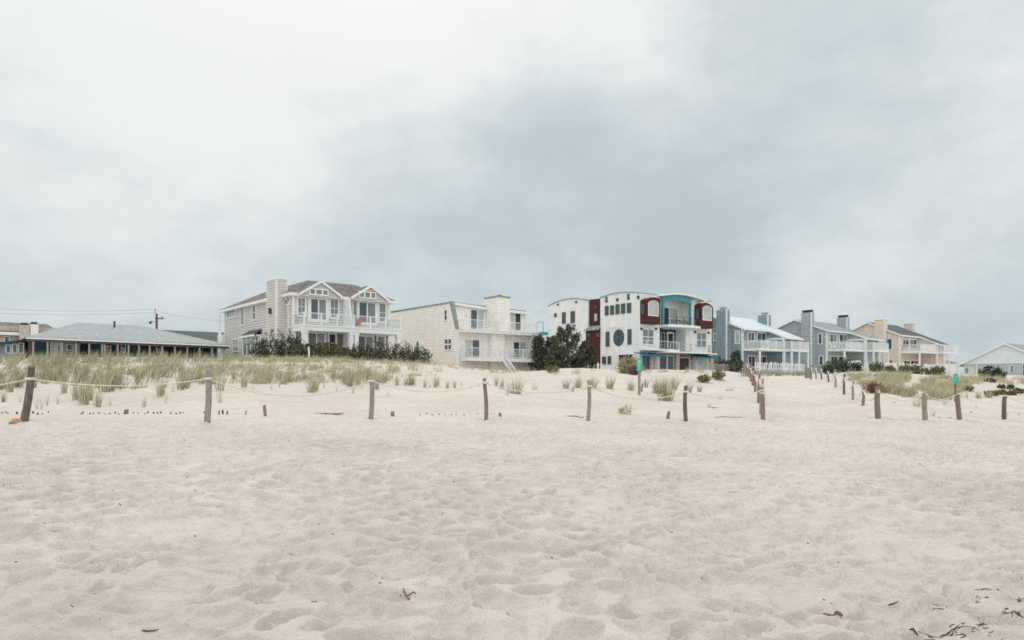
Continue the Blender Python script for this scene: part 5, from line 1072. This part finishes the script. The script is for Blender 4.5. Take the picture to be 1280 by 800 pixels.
def lounger(label, group):
    e = empty('sun_lounger', (0, 0, 0), 0, label, 'sun lounger', group)
    b = MB(); b.box(-.32, .32, -1.0, .35, .34, .39); b.build('seat', M['plastic'], e); b = MB(); b.bar((0, .35, .37), (0, .8, 1.0), .64, .05); b.build('backrest', M['plastic'], e)
    for s in (-1, 1):
        for y in (-.85, .3): MB().box(s*.28-.03, s*.28+.03, y-.03, y+.03, 0, .34).build('leg', M['plastic'], e)
    return e
lg = 'white sun loungers below the grey duplex deck'; lab3 = ['white sun lounger below the grey duplex deck, leftmost of the three', 'white sun lounger below the grey duplex deck, middle of the three', 'white sun lounger below the grey duplex deck, rightmost of the three']
l0 = lounger(lab3[0], lg)
for i, px in enumerate((1064.5, 1070.5, 1077)):
    p = at(px, 480, 88); p.z = float(ground(p.x, p.y))+.45
    if i == 0: l0.location = p; l0.rotation_euler = (0, 0, 1.9)
    else: copy_tree(l0, p, 1.9+.1*i, lab3[i])
p = at(1285, 480, 80); p.z = float(ground(p.x, p.y)); tc_ = adirondack('adirondack_chair', 'teal green wooden chair by the dark doorway of the bungalow', 'signgreen'); tc_.location = p; tc_.rotation_euler = (0, 0, 2.2)

# ------------------------------------------------------------------ driftwood and litter on the sand
def sticks(name, px, py, parts, m, label, cat='stick', group=None, rz=0):
    X, Y, Z, d = hit(px, py); x, y = X[0], Y[0]; z = float(ground(x, y)+detail(np.array([x]), np.array([y]))[0]); b = MB()
    for (x0, y0, x1, y1, r) in parts:
        k = 5; pts = []
        for i in range(k): f = i/(k-1); xx, yy = x0+(x1-x0)*f, y0+(y1-y0)*f; g = float(ground(x+xx, y+yy)+detail(np.array([x+xx]), np.array([y+yy]))[0])-z; pts.append((xx, yy, g+r*1.3+random.uniform(-.3, .3)*r))
        b.tube(pts, [r*.7, r, r*random.uniform(.8, 1.1), r*.9, r*.4], 6)
    o = b.build(name, M[m], None); o.location = (x, y, z); return tag(o, label, cat, group)
sticks('driftwood', 509, 753.5, [(-.035, .05, .03, -.06, .006), (0, .0, .06, .0, .005), (-.055, .025, -.045, .025, .006)], 'tanwood', 'forked brown stick lying on the sand at the bottom centre')
sticks('driftwood', 1043, 774.5, [(-.06, .06, .0, -.02, .009), (-.005, -.02, .055, .0, .015)], 'tanwood', 'curved brown stick lying on the sand at the lower right')
sticks('driftwood', 128, 741.5, [(-.025, -.06, .025, .06, .0055), (-.04, -.06, 0, .0, .003)], 'tanwood', 'slanting brown stick lying on the sand at the lower left')
sticks('driftwood', 402, 763, [(-.06, -.03, .05, .05, .004)], 'tanwood', 'thin twig on the sand left of the forked stick')
sticks('driftwood', 188, 795, [(-.04, -.02, .04, .02, .004)], 'twig', 'thin twig at the very bottom left of the sand')
sticks('driftwood', 1135, 788, [(-.03, .06, .03, -.06, .008)], 'twig', 'dark short stick left of the seaweed at the bottom right')
sticks('driftwood', 1117, 755.5, [(-.04, 0, .04, .01, .004)], 'twig', 'dark short stick lying level on the sand at the lower right')
def weedpatch(px, py, n, sx, sy, lab, seed):
    r = random.Random(seed); sticks('seaweed_clump', px, py, [(lambda x, y, a, l: (x, y, x+l*math.cos(a), y+l*math.sin(a), r.uniform(.001, .0032)))(r.gauss(0, sx), r.gauss(0, sy), r.uniform(-.6, .6), r.uniform(.012, .05)) for _ in range(max(6, int(n*.8)))]+[(-sx*1.5, 0, sx*1.5, sy*.3, .0022), (-sx*.6, -sy, sx*.7, sy, .0022)], 'weed', lab, 'seaweed')
for i, (px, py, n, sx, sy, lab) in enumerate(((1265, 772.5, 24, .035, .03, 'dense dark knot of dried seaweed near the right edge'), (1214, 754, 16, .05, .03, 'small scatter of dried seaweed left of the dense knot'), (1228, 742.5, 7, .04, .03, 'thin streak of dried seaweed highest in the right corner'), (1192, 789, 26, .10, .05, 'broad ragged line of dried seaweed at the bottom right'), (1170, 794, 12, .05, .03, 'small dark seaweed bit at the bottom left of the ragged line'), (1204, 797, 22, .05, .06, 'dark seaweed strand running off the bottom edge'), (1273, 745, 12, .05, .04, 'seaweed wisps at the right edge above the dense knot'), (1240, 776, 7, .06, .02, 'thin seaweed streak left of the dense knot'), (1173, 764, 10, .03, .02, 'small grey seaweed clump above the ragged line'), (1228, 784, 3, .02, .01, 'short seaweed streak below the dense knot'), (1277, 728, 9, .04, .04, 'topmost seaweed bit at the right edge'))): weedpatch(px, py, n, sx, sy, lab, i)
v, Y = P(782, 517.5); needle_shrub('dead_branch', v, .14, .5, 'brown dead brushwood lying on the sand below the green sign', 'branch', 'grassdry', 12, 9, .14, 10, lw=.012, bk='tanwood')
for px, py, n, s_, lab in ((410, 517.5, 9, .25, 'reddish scrap of dead leaves by the rope below the tan house'), (722, 521.8, 6, .14, 'dark scrap of wood left of the pale grey post foot'), (915, 522.5, 3, .5, 'long low dark board edge left of the path corner'), (1186, 523.3, 8, .28, 'dark driftwood scrap on the sand left of the reddish post'), (1215, 515.5, 6, .06, 'small dark scrap on the sand right of the reddish post'), (893, 510, 5, .12, 'few brown stalk pieces on the sand right of the dark knobbly post'), (1118, 504, 5, .07, 'dark scrap of wood right of the path corner post')):
    r = random.Random(int(px)); sticks('driftwood', px, py, [(r.gauss(0, s_), r.gauss(0, s_*.6), r.gauss(0, s_), r.gauss(0, s_*.6), .010) for _ in range(n)] if n != 3 else [(-.6, 0, .6, 0, .011)], 'tanwood' if px in (410, 893) else 'twig', lab)
r = random.Random(3); SP = [(269, 616), (244, 617), (213, 602), (234, 600), (164, 603), (177, 602), (215, 602.5), (45, 651), (56, 653), (30, 610), (150, 633), (141, 618), (199, 628), (244, 675), (252, 750), (361, 553), (375, 607), (399, 657), (364, 698), (416, 668), (470, 728), (478, 734), (475, 740), (476, 604), (592, 615), (489, 636), (553, 643), (532, 607), (635, 778), (561, 580), (568, 606), (776, 638), (867, 625), (915, 618), (872, 605), (938, 602), (814, 750), (877, 725), (924, 722), (935, 769), (667, 726), (1180, 634), (1228, 651), (1060, 611), (984, 606), (1147, 696), (1225, 716), (1252, 714), (1048, 701), (1075, 776), (1023, 765), (1030, 751), (1039, 758), (963, 795), (718, 537), (1230, 540), (1219, 549), (1035, 550), (895, 540), (138, 552), (231, 549), (330, 575), (690, 700), (100, 585), (310, 620), (260, 590), (520, 565), (655, 560), (735, 600), (1100, 590), (1150, 580), (60, 570), (430, 590), (680, 645), (840, 660), (1010, 680), (1110, 660), (20, 700), (90, 760), (300, 720)]
for px, py in SP:
    X, Y, Z, d = hit(px, py); s_ = .004+.0007*Y[0]; a = r.uniform(-.8, .8)
    sticks('driftwood_bit', px, py, [(-s_*1.4*math.cos(a), -s_*math.sin(a), s_*1.4*math.cos(a), s_*math.sin(a), s_*r.uniform(.25, .45))], 'twig' if r.random() < .7 else 'tanwood', 'tiny dark bit of driftwood or shell lying on the open sand', 'debris', 'tiny dark bits scattered over the open sand')

# ------------------------------------------------------------------ sky, sun, camera
w = bpy.data.worlds.new('World'); sc.world = w; w.use_nodes = True; nt = w.node_tree; nt.nodes.clear()
N = lambda t: nt.nodes.new(t); LK = lambda a, b_: nt.links.new(a, b_)
SUN_EL, SUN_AZ = R(48), R(-14)          # behind thin cloud where the sky is brightest
sky = N('ShaderNodeTexSky'); sky.sky_type = 'NISHITA'; sky.sun_disc = False; sky.sun_elevation = SUN_EL; sky.sun_rotation = SUN_AZ; sky.air_density = 1; sky.dust_density = 4
tc = N('ShaderNodeTexCoord'); D = tc.outputs['Generated']
def mth(op, a, b_=None, c=None):
    n = N('ShaderNodeMath'); n.operation = op
    for i, x in enumerate((a, b_, c)):
        if x is None: continue
        if isinstance(x, (int, float)): n.inputs[i].default_value = x
        else: LK(x, n.inputs[i])
    return n.outputs[0]
def vm(op, a, b_):
    n = N('ShaderNodeVectorMath'); n.operation = op
    for i, x in enumerate((a, b_)):
        if isinstance(x, (tuple, list)): n.inputs[i].default_value = x
        else: LK(x, n.inputs[i])
    return n
def noise(scale, det, rough=.5, off=(0, 0, 0), st=(1, 1, 1)):
    m = N('ShaderNodeMapping'); m.inputs['Location'].default_value = off; m.inputs['Scale'].default_value = st; LK(D, m.inputs[0])
    n = N('ShaderNodeTexNoise'); n.inputs['Scale'].default_value = scale; n.inputs['Detail'].default_value = det; n.inputs['Roughness'].default_value = rough; LK(m.outputs[0], n.inputs['Vector']); return n
nw = noise(2.2, 5, .55, (3, 1, 2)); wv = vm('SUBTRACT', nw.outputs['Color'], (.5, .5, .5)).outputs[0]
sm = N('ShaderNodeVectorMath'); sm.operation = 'SCALE'; LK(wv, sm.inputs[0]); sm.inputs['Scale'].default_value = .42
Dw = vm('NORMALIZE', vm('ADD', D, sm.outputs[0]).outputs[0], (0, 0, 0)).outputs[0]
def lobe(px, py, k, amp):
    d = Vector(((px-640)/FO, 1, (480-py)/FO)).normalized()
    dt = vm('DOT_PRODUCT', Dw, tuple(d)).outputs['Value']
    return mth('MULTIPLY', mth('EXPONENT', mth('MULTIPLY', mth('SUBTRACT', dt, 1), k)), amp)
cl = None
for a in ((300, 110, 28, .78), (520, 90, 60, .5), (650, 40, 90, .4), (110, 10, 40, .3), (740, 225, 34, -.3), (560, 275, 60, -.3), (1060, 190, 60, -.35), (300, 340, 40, -.4), (800, 350, 40, -.35), (1250, 90, 40, -.15), (1170, 250, 90, .65), (990, 315, 200, .5), (1240, 375, 120, -.35)):
    x = lobe(*a); cl = x if cl is None else mth('ADD', cl, x)
n1 = noise(2.6, 10, .62, (0, 5, 0), (1, 1, 1.9)); n2 = noise(6.5, 9, .62, (4, 1, 7), (1, 1, 1.9))
fld = mth('ADD', cl, mth('MULTIPLY', mth('SUBTRACT', n1.outputs['Fac'], .5), 2.1)); fld = mth('ADD', fld, mth('MULTIPLY', mth('SUBTRACT', n2.outputs['Fac'], .5), 1.25))
mr = N('ShaderNodeMapRange'); mr.interpolation_type = 'SMOOTHSTEP'; mr.inputs['From Min'].default_value = -.9; mr.inputs['From Max'].default_value = .85; mr.inputs['To Min'].default_value = .575; mr.inputs['To Max'].default_value = .85; LK(fld, mr.inputs['Value'])
sep = N('ShaderNodeSeparateXYZ'); LK(D, sep.inputs[0])
el = mth('MAXIMUM', sep.outputs['Z'], 0)
val = mr.outputs[0]
# thicker brighter cloud overhead and out over the sea
back = mth('MULTIPLY', mth('MAXIMUM', mth('MULTIPLY', sep.outputs['Y'], -1), 0), .7); zen = mth('MULTIPLY', mth('POWER', el, 3), .7)
val = mth('ADD', val, mth('ADD', back, zen))
# cloud tint: cool grey where dark, neutral where bright
tint = N('ShaderNodeValToRGB'); e = tint.color_ramp.elements; e[0].position = .60; e[0].color = (.85, 1.0, 1.045, 1); e[1].position = .87; e[1].color = (.968, 1.0, .985, 1)
LK(val, tint.inputs[0])
cs = N('ShaderNodeVectorMath'); cs.operation = 'SCALE'; LK(tint.outputs[0], cs.inputs[0]); LK(mth('MULTIPLY', val, 10), cs.inputs['Scale'])
mx = N('ShaderNodeMix'); mx.data_type = 'RGBA'; mx.inputs['Factor'].default_value = .97; LK(sky.outputs[0], mx.inputs['A']); LK(cs.outputs[0], mx.inputs['B'])
bg = N('ShaderNodeBackground'); bg.inputs['Strength'].default_value = .1; LK(mx.outputs['Result'], bg.inputs['Color'])
ow = N('ShaderNodeOutputWorld'); LK(bg.outputs[0], ow.inputs['Surface'])
sl = bpy.data.lights.new('sun', 'SUN'); sl.energy = 1.3; sl.angle = R(18); sl.color = (1, .97, .93); so = bpy.data.objects.new('sun', sl); col.objects.link(so)
sd_ = Vector((math.sin(SUN_AZ)*math.cos(SUN_EL), math.cos(SUN_AZ)*math.cos(SUN_EL), math.sin(SUN_EL)))
so.rotation_euler = sd_.to_track_quat('Z', 'Y').to_euler(); so.location = (0, -20, 60)
cam = bpy.data.cameras.new('camera'); cam.sensor_width = 36; cam.lens = 36*FO/1280; cam.shift_y = 80/1280; cam.clip_end = 6000; cam.clip_start = .1
co = bpy.data.objects.new('camera', cam); co.location = (0, 0, EYE); co.rotation_euler = (R(90), 0, 0); col.objects.link(co); sc.camera = co
vs = sc.view_settings; vs.view_transform = 'Standard'; vs.look = 'None'; vs.exposure = 0; vs.gamma = 1; vs.use_curve_mapping = False
sc.cycles.max_bounces = 6; sc.cycles.use_denoising = False; sc.cycles.adaptive_threshold = .003; sc.cycles.filter_width = 1.7; sc.cycles.sample_clamp_indirect = 3; sc.cycles.transparent_max_bounces = 12
